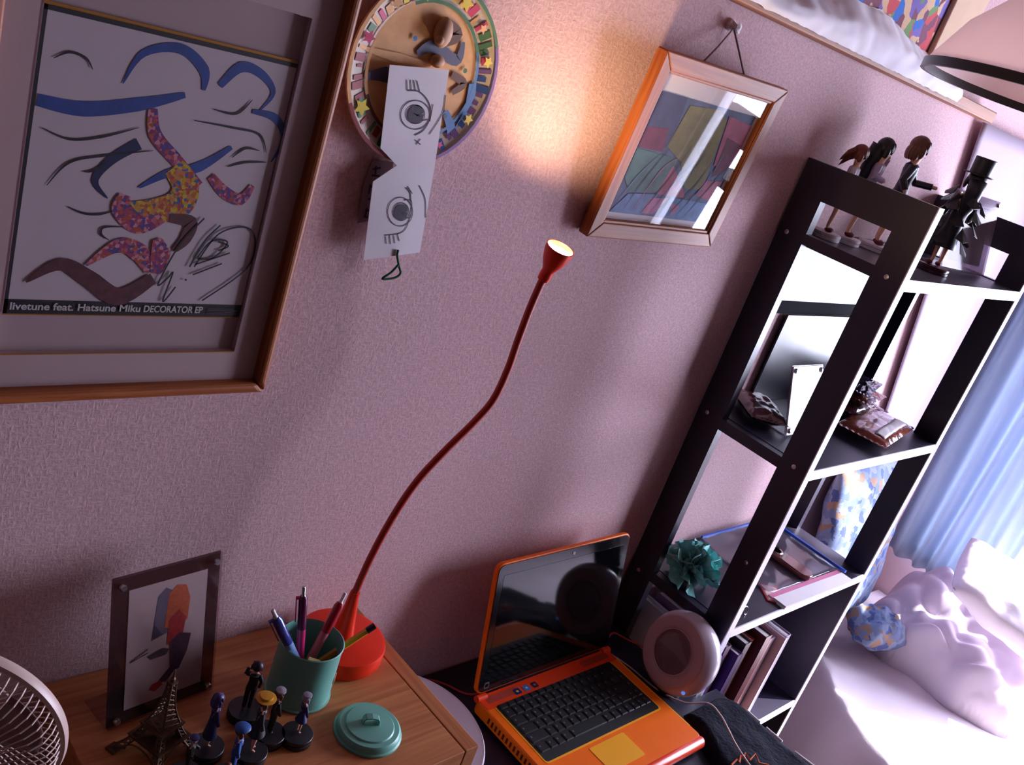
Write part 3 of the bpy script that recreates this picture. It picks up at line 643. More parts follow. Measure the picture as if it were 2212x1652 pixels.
ld = bpy.data.lights.new('lamp_light', 'SPOT'); lo = bpy.data.objects.new('lamp_light', ld); COL.objects.link(lo); lo.parent = lp
ld.energy = 6.5; ld.color = (1.0, .70, .38); ld.spot_size = math.radians(150); ld.spot_blend = 1.0; ld.shadow_soft_size = .014
lo.location = (hp - lb) + hdir * .052; lo.rotation_euler = Vector((.30, -.08, .95)).to_track_quat('-Z', 'Y').to_euler()

# ------------------------------------------------------------------ acrylic photo stand
ACR = glassmat('clear_acrylic', (.86, .80, .80, 1), .03)
ac = thing('acrylic_photo_stand', 'clear acrylic photo stand with an abstract red picture on the side table', 'photo frame', (.4715, -.0865, CZT), (0, 0, math.atan2(.015, .129)))
LT = math.atan2(.043, .175)
XA = RT((0, 0, .002), rx=-LT)
MB().box((-.066, -.003, 0), (.066, -.0005, .178), 0, XA).build('front_plate', ACR, ac, bevel=.0008)
SMOKE = glassmat('smoky_acrylic', (.42, .30, .28, 1), .05, .10)
MB().box((-.066, .0006, 0), (.066, .0030, .178), 0, XA).build('back_plate', SMOKE, ac, bevel=.0008)
MB().box((-.066, .003, 0), (.066, .05, .003)).build('foot_plate', ACR, ac, bevel=.0008)
MB().box((-.047, -.0003, .016), (.049, .0003, .160), 0, XA).build('photo_sheet', WHITE, ac)
for x in (-.057, .057):
    for z in (.009, .168): MB().lathe([(0, -.002), (.004, -.002), (.0045, 0), (.003, .004), (0, .004)], 14, 0, XA @ RT((x, -.004, z), rx=math.pi/2)).build('screw', STEEL, ac, smooth=AUTO)
AR = [mat('card_grey', rgb(122, 116, 140), .7), mat('card_orange', rgb(190, 92, 50), .7, var=.15, scale=200), mat('card_red', rgb(172, 40, 44), .7, var=.15, scale=200), mat('card_plum', rgb(72, 42, 70), .7, var=.15, scale=200), mat('card_ink', rgb(60, 50, 64), .7)]
g = MB(); NA = Vector((0, -1, 0))
def ca(u, v, o): return XA @ Vector((-.047 + .096*u, -.0004 - o, .016 + .144*v))
def capatch(m, pts, o): g.add([ca(u, v, o) for u, v in pts], [tuple(range(len(pts)))], m)
# generic stand-in: stacked soft colour blocks with a slanted shadow
capatch(0, [(.30,.52),(.36,.88),(.46,.94),(.55,.9),(.50,.55)], .0001)
capatch(0, [(.25,.40),(.45,.43),(.55,.40),(.5,.36),(.3,.36)], .0001)
capatch(1, [(.46,.60),(.50,.88),(.60,.94),(.72,.92),(.78,.80),(.76,.62),(.62,.56)], .0002)
capatch(2, [(.50,.45),(.52,.66),(.64,.72),(.74,.64),(.70,.46),(.60,.42)], .0003)
capatch(3, [(.56,.20),(.54,.46),(.66,.52),(.82,.48),(.78,.34),(.68,.2)], .0004)
capatch(2, [(.30,.10),(.34,.14),(.44,.15),(.48,.11),(.38,.07)], .0003)
capatch(3, [(.40,.14),(.56,.24),(.66,.22),(.52,.12)], .0002)
for k in range(7): g.ribbon([ca(.06+.03*k, .40+.008*k, .0003), ca(.08+.03*k, .418+.008*k, .0003)], .0012, NA, .0002, 4, 1)
g.ribbon([ca(.05, .395, .0003), ca(.27, .43, .0003)], .0009, NA, .0002, 4, 1)
g.build('picture_print', AR, ac, fix=False)

# ------------------------------------------------------------------ Eiffel tower souvenir
BRZ = mat('antique_bronze', rgb(96, 72, 52), .5, .6, var=.2, scale=200)
et = thing('tower_souvenir', 'small dark bronze lattice tower souvenir on the side table', 'souvenir', (.443, -.139, CZT), (0, 0, math.radians(20)))
def leg_r(z): return .0285 * math.exp(-z / .030) + .0022
for sx_ in (-1, 1):
    for sy_ in (-1, 1):
        g = MB(); zs = [i*.0045 for i in range(9)]
        c_ = [Vector((sx_*leg_r(z), sy_*leg_r(z), z + .001)) for z in zs]
        for dx, dy in ((-1, -1), (1, -1), (-1, 1), (1, 1)):
            g.tube([p + Vector((dx, dy, 0)) * (.0042 - .00022*i) for i, p in enumerate(c_)], .0011, 5)
        for i in range(len(c_) - 1):
            a_, b_ = .0042 - .00022*i, .0042 - .00022*(i+1)
            for d1, d2 in (((-1,-1),(1,-1)), ((1,-1),(1,1)), ((1,1),(-1,1)), ((-1,1),(-1,-1))):
                g.tube([c_[i] + Vector((d1[0], d1[1], 0))*a_, c_[i+1] + Vector((d2[0], d2[1], 0))*b_], .0006, 4)
                g.tube([c_[i] + Vector((d2[0], d2[1], 0))*a_, c_[i+1] + Vector((d1[0], d1[1], 0))*b_], .0006, 4)
        g.box((c_[0].x-.006, c_[0].y-.006, 0), (c_[0].x+.006, c_[0].y+.006, .003)); g.build('leg', BRZ, et)
for z, hh in ((.0195, .003), (.037, .0028)):
    r = leg_r(z) + .0052; MB().box((-r, -r, z), (r, r, z + hh)).box((-r-.001, -r-.001, z+hh), (r+.001, r+.001, z+hh+.0012)).build('platform', BRZ, et)
for k in range(4):
    g = MB(); g.tube([(.021*math.cos(a), -.0255, .0045 + .0145*math.sin(a)) for a in [math.pi*i/10 for i in range(11)]], .001, 5, 0, True, RT(rz=k*math.pi/2)); g.build('arch', BRZ, et)
g = MB()
zs = [.040 + i*.0062 for i in range(10)]
for dx, dy in ((-1, -1), (1, -1), (-1, 1), (1, 1)): g.tube([Vector((dx, dy, 0))*(.0112*math.exp(-(z-.04)/.026)+.0016) + Vector((0, 0, z)) for z in zs], .0012, 5)
for i in range(9):
    ra, rb_ = [(.0112*math.exp(-(z-.04)/.026)+.0016) for z in (zs[i], zs[i+1])]
    for d1, d2 in (((-1,-1),(1,-1)), ((1,-1),(1,1)), ((1,1),(-1,1)), ((-1,1),(-1,-1))):
        g.tube([Vector((d1[0]*ra, d1[1]*ra, zs[i])), Vector((d2[0]*rb_, d2[1]*rb_, zs[i+1]))], .0007, 4); g.tube([Vector((d2[0]*ra, d2[1]*ra, zs[i])), Vector((d1[0]*rb_, d1[1]*rb_, zs[i+1]))], .0007, 4)
g.build('shaft', BRZ, et)
MB().box((-.0042, -.0042, .095), (.0042, .0042, .0975)).lathe([(.0028, .0975), (.0028, .101), (.0014, .103), (.0007, .112), (0, .113)], 10).build('spire', BRZ, et)

# ------------------------------------------------------------------ turquoise tin, its lid and the pens
TEAL = mat('teal_enamel', rgb(112, 180, 164), .4, var=.06, scale=40)
cc = Vector((.633, -.119, CZT))
tn = thing('pen_tin', 'turquoise enamel tin holding pens, in front of the red lamp', 'tin', cc)
MB().lathe([(0, 0), (.0395, 0), (.0415, .0015), (.0415, .003), (.0395, .004), (.0385, .078), (.0398, .0805), (.0385, .0815), (.0375, .079), (.0382, .004), (0, .003)], 56).build('tin_body', TEAL, tn, smooth=AUTO)
g = MB(); lr = Random = random.Random(5)
for k in range(5):
    a = math.radians(-52 + k*3.2); z = .030 + .002*(k % 2)
    g.tube([(.0394*math.cos(a), .0394*math.sin(a), z), (.0394*math.cos(a+.03), .0394*math.sin(a+.03), z+.009-.002*(k % 3))], .0012, 5)
g.build('pink_lettering', mat('pink_transfer', rgb(206, 140, 120), .5), tn)
def pen(name, label, a, b, r, mats, kind):
    a = Vector(a); b = Vector(b); Lp = (b - a).length
    T = thing(name, label, 'pen' if 'pencil' not in name else 'pencil', a); T.rotation_mode = 'QUATERNION'; T.rotation_quaternion = (b - a).to_track_quat('Z', 'Y')
    if kind == 'pencil':
        MB().lathe([(0, 0), (.001, .001), (r, .018), (r, Lp-.012)], 6).build('pencil_shaft', mats[0], T)
        MB().lathe([(r*1.02, Lp-.012), (r*1.02, Lp), (r*.5, Lp+.0005), (0, Lp+.0005)], 12).build('pencil_end', mats[1], T, smooth=AUTO)
    else:
        MB().lathe([(0, 0), (.0008, .001), (r*.55, .012), (r*.9, .02), (r, .03), (r, Lp*.62)], 14).build('grip', mats[1], T, smooth=AUTO)
        MB().lathe([(r*1.02, Lp*.62), (r*1.05, Lp*.64), (r*1.05, Lp-.018), (r*.7, Lp-.013)], 14).build('barrel', mats[0], T, smooth=AUTO)
        MB().lathe([(r*.6, Lp-.013), (r*.42, Lp-.011), (r*.42, Lp-.001), (r*.3, Lp)], 12).build('push_button', mats[2], T, smooth=AUTO)
        MB().box((-.0018, -r-.0035, Lp-.05), (.0018, -r-.0022, Lp-.014)).box((-.0018, -r-.003, Lp-.017), (.0018, -r*.5, Lp-.014)).build('clip', mats[3], T, bevel=.0004)
    return T
PB = mat('pen_blue', rgb(50, 62, 140), .2, var=.15, coat=.4); PBL = mat('pen_light_blue', rgb(120, 150, 200), .3)
PM = mat('pen_plum', rgb(96, 24, 70), .25, coat=.3); PMK = mat('pen_magenta', rgb(206, 40, 110), .3)
PR_ = mat('pen_crimson', rgb(168, 26, 46), .25, coat=.3); PRW = mat('pen_rose_clear', rgb(200, 120, 130), .2)
PYL = mat('pencil_yellow', rgb(214, 156, 30), .4); PBK = mat('pencil_black', rgb(40, 26, 40), .4)
WHT = mat('white_plastic', rgb(226, 212, 216), .35, var=.02)
pen('ballpoint_pen', 'dark blue pen leaning left in the turquoise tin', (.645, -.128, .9005), (.562, -.118, 1.040), .0058, (PB, PBL, WHT, PB), 'pen')
pen('ballpoint_pen', 'plum and magenta pen standing upright in the turquoise tin', (.629, -.125, .9005), (.602, -.112, 1.059), .0050, (PM, PMK, STEEL, PMK), 'pen')
pen('ballpoint_pen', 'crimson pen leaning back towards the red lamp stem', (.618, -.128, .9005), (.676, -.104, 1.026), .0056, (PR_, PRW, WHT, PRW), 'pen')
pen('yellow_pencil', 'yellow pencil with black end leaning right out of the turquoise tin', (.607, -.116, .906), (.716, -.131, .985), .0044, (PYL, PBK), 'pencil')
o = MB().cbox((0, 0, 0), (.015, .006, .030)).build('eraser', mat('pale_yellow_rubber', rgb(206, 200, 128), .8), bevel=.001); o.location = (.622, -.143, .956); o.rotation_euler = (.15, .06, -.75); tag(o, 'pale yellow eraser stick at the front rim of the turquoise tin', 'eraser')
ll = thing('tin_lid', 'round turquoise enamel lid with small handle lying on the side table', 'lid', (.678, -.212, CZT))
MB().lathe([(.0405, 0), (.0425, .0005), (.0425, .003), (.0405, .0045), (.040, .0085), (.037, .0115), (.031, .0118), (.0295, .0135), (.012, .0150), (0, .0152)], 56).build('lid_body', TEAL, ll, smooth=AUTO)
g = MB(); P_ = [Vector((math.cos(.5)*s, -math.sin(.5)*s, z)) for s, z in ((-.0095, .0145), (-.0092, .0205), (-.007, .0235), (0, .0245), (.007, .0235), (.0092, .0205), (.0095, .0145))]
for i in range(len(P_) - 1):
    n_ = Vector((math.sin(.5), math.cos(.5), 0)) * .0045; dz = (P_[i+1]-P_[i]).cross(n_).normalized() * .0008
    q = [P_[i]-n_-dz, P_[i+1]-n_-dz, P_[i+1]+n_-dz, P_[i]+n_-dz, P_[i]-n_+dz, P_[i+1]-n_+dz, P_[i+1]+n_+dz, P_[i]+n_+dz]
    g.add(q, [(3,2,1,0),(4,5,6,7),(0,1,5,4),(1,2,6,5),(2,3,7,6),(3,0,4,7)])
g.build('lid_handle', TEAL, ll)

# ------------------------------------------------------------------ figurines
def figure(label, loc, H, rz, hair, top, low, lowkind='pants', hairkind='short', hat=None, hatm=None, arms=None, base=None, basem=None, lean=(0, 0), group=None, shoes=None, sleeves=True, skin=SKIN, bag=None, collar=None):
    T = thing('figurine', label, 'figurine', loc, (0, 0, rz), group); off = 0.0
    if base:
        MB().lathe([(0, 0), (base*.97, 0), (base, .0006), (base, .0052), (base*.93, .0058), (base*.93, .0066), (base, .0072), (base, .0112), (base*.97, .0118), (0, .0118)], 36).build('base', basem, T, smooth=AUTO); off = .0118
    h = H - off
    X = Matrix.Translation((0, 0, off)) @ Matrix.Rotation(lean[0], 4, 'X') @ Matrix.Rotation(lean[1], 4, 'Y') @ Matrix.Scale(h, 4)
    arms = arms or (((-.13, -.02, .60), (-.14, -.06, .48)), ((.13, -.02, .60), (.14, -.06, .48)))
    V = [(0, 0, .50), (0, .005, .60), (0, 0, .70), (0, 0, .775), (0, -.005, .84), (0, -.005, .93)]; Rr = [.065, .055, .062, .026, .066, .062]; Ed = [(0, 1), (1, 2), (2, 3), (3, 4), (4, 5)]
    def chain(st, pts, rs):
        p = st
        for q, r in zip(pts, rs): V.append(q); Rr.append(r); Ed.append((p, len(V)-1)); p = len(V)-1
    for s, (el, ha) in zip((-1, 1), arms): chain(2, [(s*.085, 0, .715), el, ha], [.026, .021, .017])
    for s in (-1, 1): chain(0, [(s*.045, 0, .44), (s*.045, -.008, .24), (s*.042, .008, .045), (s*.045, -.05, .018)], [.042, .030, .020, .016])
    me = bpy.data.meshes.new('body'); me.from_pydata([tuple(X @ Vector(v)) for v in V], Ed, []); me.materials.append(skin)
    o = bpy.data.objects.new('body', me); COL.objects.link(o); o.parent = T
    sk = o.modifiers.new('skin', 'SKIN'); sk.use_smooth_shade = True
    for i, r in enumerate(Rr): me.skin_vertices[0].data[i].radius = (r*h, r*h)
    me.skin_vertices[0].data[0].use_root = True
    sb = o.modifiers.new('sub', 'SUBSURF'); sb.levels = 1; sb.render_levels = 1
    # top with sleeves
    g = MB(); g.lathe([(.062, .46), (.085, .47), (.074, .60), (.086, .69), (.080, .735), (.035, .765), (.02, .77)], 16, 0, X, 1.0, .78)
    if sleeves:
        for s, (el, ha) in zip((-1, 1), arms):
            a = Vector((s*.07, 0, .725)); e = Vector(el); hh = Vector(ha); g.tube([a, a*.4 + e*.6, e, e*.25 + hh*.75], [.040, .037, .033, .030], 9, 0, True, X)
    g.build('jacket', top, T, smooth=AUTO)
    if collar:
        MB().lathe([(.03, .768), (.05, .752), (.082, .722), (.078, .715), (.03, .758)], 14, 0, X, 1.0, .8).build('collar', collar, T, smooth=AUTO)
    g = MB()
    if lowkind == 'pants':
        g.lathe([(.05, .42), (.085, .45), (.078, .52)], 14, 0, X, 1.0, .8)
        for s in (-1, 1): g.tube([(s*.045, 0, .47), (s*.046, -.008, .25), (s*.045, .006, .045)], [.050, .042, .034], 9, 0, True, X)
        g.build('trousers', low, T, smooth=AUTO)
    elif lowkind == 'skirt':
        n = 24; pr_ = [(.070, .53), (.085, .47), (.115, .40), (.145, .33), (.138, .335), (.06, .45)]
        g.lathe(pr_, n, 0, X, 1.0, .85); g.build('skirt', low, T, smooth=AUTO)
    else:
        g.lathe([(.072, .54), (.080, .47), (.098, .34), (.125, .20), (.118, .202), (.05, .4)], 24, 0, X, 1.0, .85); g.build('long_skirt', low, T, smooth=AUTO)
    if shoes:
        for s in (-1, 1): MB().ell((s*.045, -.022, .024), (.027, .05, .024), 0, 12, 6, X).build('shoe', shoes, T, smooth=True)
    # hair
    g = MB(); g.ell((0, .014, .905), (.092, .090, .092), 0, 16, 10, X)
    for k in range(7):
        a = -1.0 + k * .333; g.ell((math.sin(a)*.070, -.062 + .02*abs(a), .918 - .012*(k % 2)), (.019, .018, .045), 0, 8, 6, X)
    for s in (-1, 1): g.ell((s*.082, -.012, .86), (.018, .034, .06), 0, 8, 6, X)
    if hairkind == 'long':
        g.tube([(0, .06, .90), (0, .085, .78), (0, .090, .62), (0, .080, .48)], [.085, .080, .065, .02], 12, 0, True, X)
    elif hairkind == 'bob':
        for k in range(9):
            a = math.pi*(.05 + k*.9/8); g.ell((math.cos(a)*.086, .014 + math.sin(a)*.07, .835), (.030, .030, .065), 0, 8, 6, X)
    elif hairkind == 'windy':
        for k in range(6): g.tube([(.03*(k-2.5), .06, .92-.012*k), (.03*(k-2.5), .12, .87-.012*k), (.04*(k-2.5), .17+.01*(k % 3), .80-.02*k)], [.035, .028, .004], 7, 0, True, X)
    g.build('hair', hair, T, smooth=True)
    g = MB()
    for s in (-1, 1): g.ell((s*.027, -.064, .862), (.011, .006, .015), 0, 8, 6, X)
    g.ell((0, -.066, .825), (.010, .004, .003), 0, 8, 4, X); g.build('face_paint', INK, T)
    if hat == 'beret': MB().lathe([(.07, .93), (.115, .945), (.125, .965), (.10, .99), (.03, 1.0), (0, 1.003)], 20, 0, X).build('beret', hatm, T, smooth=AUTO)
    elif hat == 'flat': MB().lathe([(.085, .945), (.14, .945), (.142, .955), (.09, .962), (.088, .995), (0, 1.0)], 20, 0, X).build('hat', hatm, T, smooth=AUTO)
    elif hat == 'top': MB().lathe([(.10, .955), (.15, .95), (.152, .96), (.10, .968), (.105, 1.12), (.10, 1.125), (0, 1.125)], 24, 0, X).build('tall_hat', hatm, T, smooth=AUTO)
    elif hat == 'band': MB().lathe([(.088, .955), (.096, .96), (.092, .985), (.04, 1.0), (0, 1.002)], 18, 0, X).build('cap', hatm, T, smooth=AUTO)
    if bag: MB().cbox(bag, (.09, .05, .10), 0, X).build('bag', PURE_BLACK, T, bevel=.001)
    return T
def fm(n, c, r=.45): return mat('figurine_' + n, c, r, var=.08, scale=200)
FBASE = fm('base_black', rgb(34, 32, 40), .4); DK = fm('black_cloth', rgb(26, 24, 30)); NV = fm('navy', rgb(34, 42, 100)); PUR = fm('purple_hair', rgb(64, 46, 110)); BRN = fm('brown_hair', rgb(96, 54, 38)); PLM = fm('plum_hair', rgb(46, 30, 50))
BLU = fm('blue_coat', rgb(34, 84, 160)); GRY = fm('grey_hair', rgb(150, 146, 160)); YEL = fm('yellow', rgb(206, 146, 30)); WHF = fm('white', rgb(216, 208, 214)); AUB = fm('auburn_hair', rgb(110, 48, 40)); LIL = fm('lilac', rgb(184, 168, 196)); RBR = fm('red_brown_shoe', rgb(96, 30, 34))
GF = 'tiny figurines on black bases on the side table'
rs = Vector((1, 0, 0))
figure('tiny figurine in black suit with plum hair, nearest the photo stand', (.553, -.131, CZT), .083, 2.6, PLM, DK, DK, 'pants', 'short', base=.0205, basem=FBASE, group=GF, collar=WHF, arms=(((-.13, .03, .60), (-.10, .06, .48)), ((.14, -.06, .66), (.10, -.13, .78))))
figure('tiny figurine in long blue dress with purple hair', (.488, -.164, CZT), .086, 1.2, PUR, NV, NV, 'long', 'bob', base=.0195, basem=FBASE, group=GF, collar=WHF)
figure('tiny dark figurine with flat yellow hat, in the middle of the group', (.529, -.190, CZT), .092, 1.0, BRN, DK, DK, 'skirt', 'short', 'flat', YEL, base=.0185, basem=FBASE, group=GF)
figure('tiny brown-haired figurine in black suit, in front of the turquoise tin', (.560, -.174, CZT), .076, 1.3, BRN, DK, DK, 'pants', 'short', 'band', GRY, base=.0195, basem=FBASE, group=GF, collar=NV)
figure('tiny figurine in blue sailor dress with pale cap, nearest the turquoise lid', (.590, -.188, CZT), .068, 1.4, GRY, NV, NV, 'skirt', 'short', 'band', GRY, base=.0188, basem=FBASE, group=GF, collar=WHF, lean=(0, .05))
figure('tiny figurine in bright blue coat and blue beret at the front', (.492, -.211, CZT), .082, .9, BRN, BLU, BLU, 'pants', 'short', 'beret', BLU, base=.0185, basem=FBASE, group=GF, collar=WHF)
figure('tiny grey-haired figurine in black beside the bronze tower', (.4515, -.190, CZT), .064, .6, GRY, DK, DK, 'pants', 'short', 'band', NV, base=.0180, basem=FBASE, group=GF, collar=WHF, arms=(((-.13, -.05, .60), (-.10, -.12, .55)), ((.15, -.04, .62), (.18, -.10, .56))))
figure('tiny brown-haired dark figurine at the lowest front edge of the group', (.472, -.2305, CZT), .056, 1.0, AUB, DK, DK, 'pants', 'bob', base=.0180, basem=FBASE, group=GF, collar=WHF)
Z1 = BZ[0]
GS = 'figurines on the top shelf'
SK2 = mat('doll_skin_pale', rgb(232, 180, 154), .5, var=.03)
figure('red-brown haired figurine in white on the top shelf, nearest the wall', (1.566, -.052, Z1), .168, .35, AUB, WHF, LIL, 'skirt', 'windy', shoes=RBR, group=GS, skin=SK2, base=.028, basem=WHF)
figure('black-haired figurine in lilac shirt and dark jacket on the top shelf', (1.625, -.062, Z1), .192, .45, DK, LIL, fm('tan_skirt', rgb(180, 110, 80)), 'skirt', 'long', shoes=RBR, group=GS, skin=SK2, base=.028, basem=WHF, arms=(((-.14, .0, .62), (-.06, -.12, .60)), ((.15, -.03, .70), (.12, -.06, .84))))
figure('brown bob-haired figurine in dark blazer holding one arm out', (1.70, -.085, Z1), .214, .55, BRN, fm('dark_blazer', rgb(32, 32, 44)), fm('dark_skirt', rgb(40, 36, 52)), 'skirt', 'bob', shoes=RBR, group=GS, skin=SK2, base=.030, basem=WHF, arms=(((-.14, .04, .60), (-.16, -.02, .50)), ((.13, -.10, .60), (.10, -.30, .62))))
ft = figure('tall figurine in ruffled black dress and tall black hat on the top shelf', (1.765, -.175, Z1), .190, 2.3, DK, DK, DK, 'long', 'long', 'top', DK, shoes=fm('crimson_shoe', rgb(120, 20, 40)), group=GS, skin=SK2, base=.030, basem=fm('dark_red_base', rgb(70, 30, 50), .25))
g = MB()
for k in range(22):
    a = k * 2.399; z = .05 + .10 * k / 22; r = .026 - .04*abs(z - .08)
    g.add([(r*math.cos(a), r*math.sin(a), z+.012), ((r+.016)*math.cos(a-.35), (r+.016)*math.sin(a-.35), z-.006), ((r+.020)*math.cos(a), (r+.020)*math.sin(a), z-.010), ((r+.016)*math.cos(a+.35), (r+.016)*math.sin(a+.35), z-.006)], [(0, 1, 2), (0, 2, 3)])
g.build('ruffles', DK, ft, solid=.0012)

# ------------------------------------------------------------------ orange laptop
ORG = mat('orange_plastic', rgb(250, 112, 2), .45, var=.03, spec=.25); ORD = mat('orange_red_plastic', rgb(240, 66, 14), .45, var=.03, spec=.25); ORF = mat('red_front_plastic', rgb(226, 66, 34), .3, var=.03)
AMB = mat('amber_touchpad', rgb(250, 172, 20), .4, var=.02); SCR = mat('glossy_screen', rgb(8, 8, 11), .06, var=.02); BEZ = mat('gloss_bezel', rgb(14, 14, 18), .12, var=.02); KEYM = mat('key_black', rgb(20, 19, 24), .45, var=.05)
lt_ = thing('laptop', 'open orange laptop with black screen and keyboard on the black desk', 'laptop', (1.192, -.2185, DZ))
def rrect(w, h, r, n=5, cx=0, cy=0):
    out = []
    for (sx_, sy_, a0) in ((1, 1, 0), (-1, 1, 1), (-1, -1, 2), (1, -1, 3)):
        for i in range(n+1):
            a = (a0 + i/n) * math.pi/2; out.append((cx + sx_*(w/2-r) + r*math.cos(a), cy + sy_*(h/2-r) + r*math.sin(a)))
    return out
bs_ = MB().prism(rrect(.338, .234, .010), .006, .0295).build('base', ORG, lt_, bevel=.002)
MB().tube([(-.169, -.1165, .019), (-.165, -.1185, .019), (.165, -.1185, .019), (.169, -.1165, .019)], [.009, .0112, .0112, .009], 14).build('front_edge', ORF, bs_, smooth=AUTO)
MB().prism(rrect(.334, .030, .004, 4, 0, .102), .0293, .0302).build('rear_strip', ORD, bs_)
for x in (-.118, .118): MB().prism(rrect(.075, .014, .003, 4, x, .104), .0302, .0306).build('speaker_grille', mat('grille_red', rgb(178, 52, 22), .6, bump=.3, bscale=900), bs_)
MB().prism(rrect(.300, .132, .006, 4, -.002, .026), .0294, .0299).build('keyboard_trim', AMB, bs_)
MB().prism(rrect(.294, .126, .005, 4, -.002, .026), .0296, .0303).build('keyboard_well', mat('keyboard_tray', rgb(12, 12, 14), .5), bs_)
MB().prism(rrect(.088, .052, .003, 4, -.016, -.073), .0293, .0301).build('touchpad', AMB, bs_)
MB().box((.1655, -.09, .0285), (.1683, .09, .0297)).build('side_highlight_strip', AMB, bs_)
for sx_, x in ((0, -.1695), (1, .1675)):
    g = MB()
    for i in range(16): g.box((x, -.06 + i*.009, .012), (x + .002, -.056 + i*.009, .022))
    g.build('side_vents', mat('vent_dark', rgb(70, 24, 10), .6), bs_)
for x in (-.14, .14):
    for y in (-.09, .09): MB().lathe([(0, 0), (.008, 0), (.008, .007), (0, .007)], 12, 0, RT((x, y, 0))).build('rubber_foot', PURE_BLACK, bs_)
kd = {}
def key(x, y, w, h):
    kk = (round(w, 4), round(h, 4))
    if kk not in kd:
        w2, h2 = w/2, h/2; mb = MB(); i = .0012
        mb.add([(-w2,-h2,0),(w2,-h2,0),(w2,h2,0),(-w2,h2,0),(-w2+i,-h2+i,.0022),(w2-i,-h2+i,.0022),(w2-i,h2-i,.0022),(-w2+i,h2-i,.0022)], [(4,5,6,7),(0,1,5,4),(1,2,6,5),(2,3,7,6),(3,0,4,7)])
        o = mb.build('key', KEYM, bs_); kd[kk] = o
    else: o = kd[kk].copy(); COL.objects.link(o); o.parent = bs_
    o.location = (x, y, .0303)
x0k, wk = -.145, .286
rows = [(.0835, .010, [1]*16), (.0675, .0165, [1]*13 + [1.7, .8]), (.0480, .0165, [1.5] + [1]*12 + [1.3, .8]), (.0285, .0165, [1.8] + [1]*11 + [2.0, .8]), (.0090, .0165, [2.2] + [1]*10 + [1.5, .9, .8]), (-.0115, .0165, [1.2, 1, 1, 1.1, 4.6, 1.1, 1, 1, 1, .9, .9, .8])]
for y, hk, ws in rows:
    u = wk / sum(ws); x = x0k
    for w in ws: key(x + w*u/2, y, w*u - .0030, hk); x += w*u
WHK = mat('legend_grey', rgb(110, 108, 118), .6); g = MB()
for y, hk, ws in rows[1:]:
    u = wk / sum(ws); x = x0k
    for w in ws:
        g.box((x + .0045, y + .0005, .03252), (x + .0070, y + .0036, .03258)); x += w*u
g.build('key_legends', WHK, bs_)
for k, (c, x) in enumerate(((rgb(30, 40, 110), -.088), (rgb(70, 120, 190), -.066), (rgb(60, 30, 60), -.046))):
    MB().prism(rrect(.0145 - .002*(k == 2), .012, .002, 3, x, .100), .0304, .0308).build('sticker', mat('sticker_%d' % k, c, .3), bs_)
    MB().prism(rrect(.005, .004, .001, 3, x, .100), .0308, .031).build('sticker_logo', mat('sticker_mark_%d' % k, (rgb(220, 180, 60), rgb(170, 200, 230), rgb(150, 90, 130))[k], .4), bs_)
for x in (-.160, .160): MB().tube([(x - .010, .114, .030), (x + .010, .114, .030)], .0062, 14).build('hinge', ORD, lt_, smooth=AUTO)
XLd = RT((0, .117, .030), rx=-math.atan2(.050, .224))
def lidp(poly, ya, yb, name, m, par, **k):
    return MB().prism(poly, 0, 1, 0, XLd @ Matrix(((1, 0, 0, 0), (0, 0, yb - ya, ya), (0, 1, 0, 0), (0, 0, 0, 1)))).build(name, m, par, **k)
ldo = lidp(rrect(.340, .230, .014, 5, 0, .119), .000, .009, 'lid', ORG, lt_, bevel=.002)
lidp(rrect(.334, .224, .012, 5, 0, .119), -.0012, .0004, 'bezel', BEZ, ldo)
lidp(rrect(.308, .174, .002, 3, 0, .126), -.0015, -.001, 'screen', SCR, ldo)
lidp(rrect(.006, .005, .001, 3, .012, .222), -.0022, -.001, 'webcam', WHT, ldo)
lidp(rrect(.011, .011, .002, 3, -.150, .018), -.0018, -.001, 'bezel_badge', mat('badge_grey', rgb(84, 78, 84), .5), ldo)
lidp(rrect(.007, .006, .001, 3, -.150, .018), -.0021, -.001, 'badge_centre', BEZ, ldo)

# ------------------------------------------------------------------ round loudspeaker
spk = thing('loudspeaker', 'white round puck-shaped loudspeaker on the desk beside the shelf', 'speaker', (1.440, -.206, DZ))
ax = Vector((-.90, .12, .26)).normalized(); XS = align((0, 0, .081), ax)
SPW = mat('speaker_white', rgb(206, 192, 206), .25, var=.02, coat=.3); SPF = mat('speaker_face', rgb(186, 158, 166), .4, var=.02)
MB().lathe([(0, -.036), (.030, -.035), (.055, -.028), (.071, -.015), (.0775, .003), (.0770, .014), (.0725, .026), (.0665, .0335)], 64, 0, XS).build('speaker_shell', SPW, spk, smooth=AUTO)
MB().lathe([(.0665, .0335), (.064, .0365), (.050, .0375), (.043, .0365), (.041, .0345), (.041, .030), (0, .030)], 64, 0, XS).build('speaker_face', SPF, spk, smooth=AUTO)
CONE = mat('speaker_cone_metal', rgb(150, 120, 128), .42, .6, var=.1, scale=8)
MB().lathe([(.040, .0335), (.037, .0345), (.030, .0320), (.0125, .0312), (.0110, .0325), (.006, .033), (0, .0331)], 48, 0, XS).build('speaker_cone', CONE, spk, smooth=AUTO)
MB().lathe([(.0425, .0368), (.0415, .0375), (.0405, .0368), (.0415, .036)], 48, 0, XS, closed=True).build('cone_ring', SPF, spk, smooth=AUTO)
MB().lathe([(0, 0), (.030, 0), (.030, .004), (.018, .012), (0, .012)], 24).build('speaker_foot', PURE_BLACK, spk)
q = XS @ Vector((.058, -.044, .027)); MB().ell(q, (.0035, .0035, .0035)).build('status_light', mat('blue_led', rgb(90, 120, 230), .3, emit=(.2, .35, 1, 1), estr=.6), spk, smooth=True)

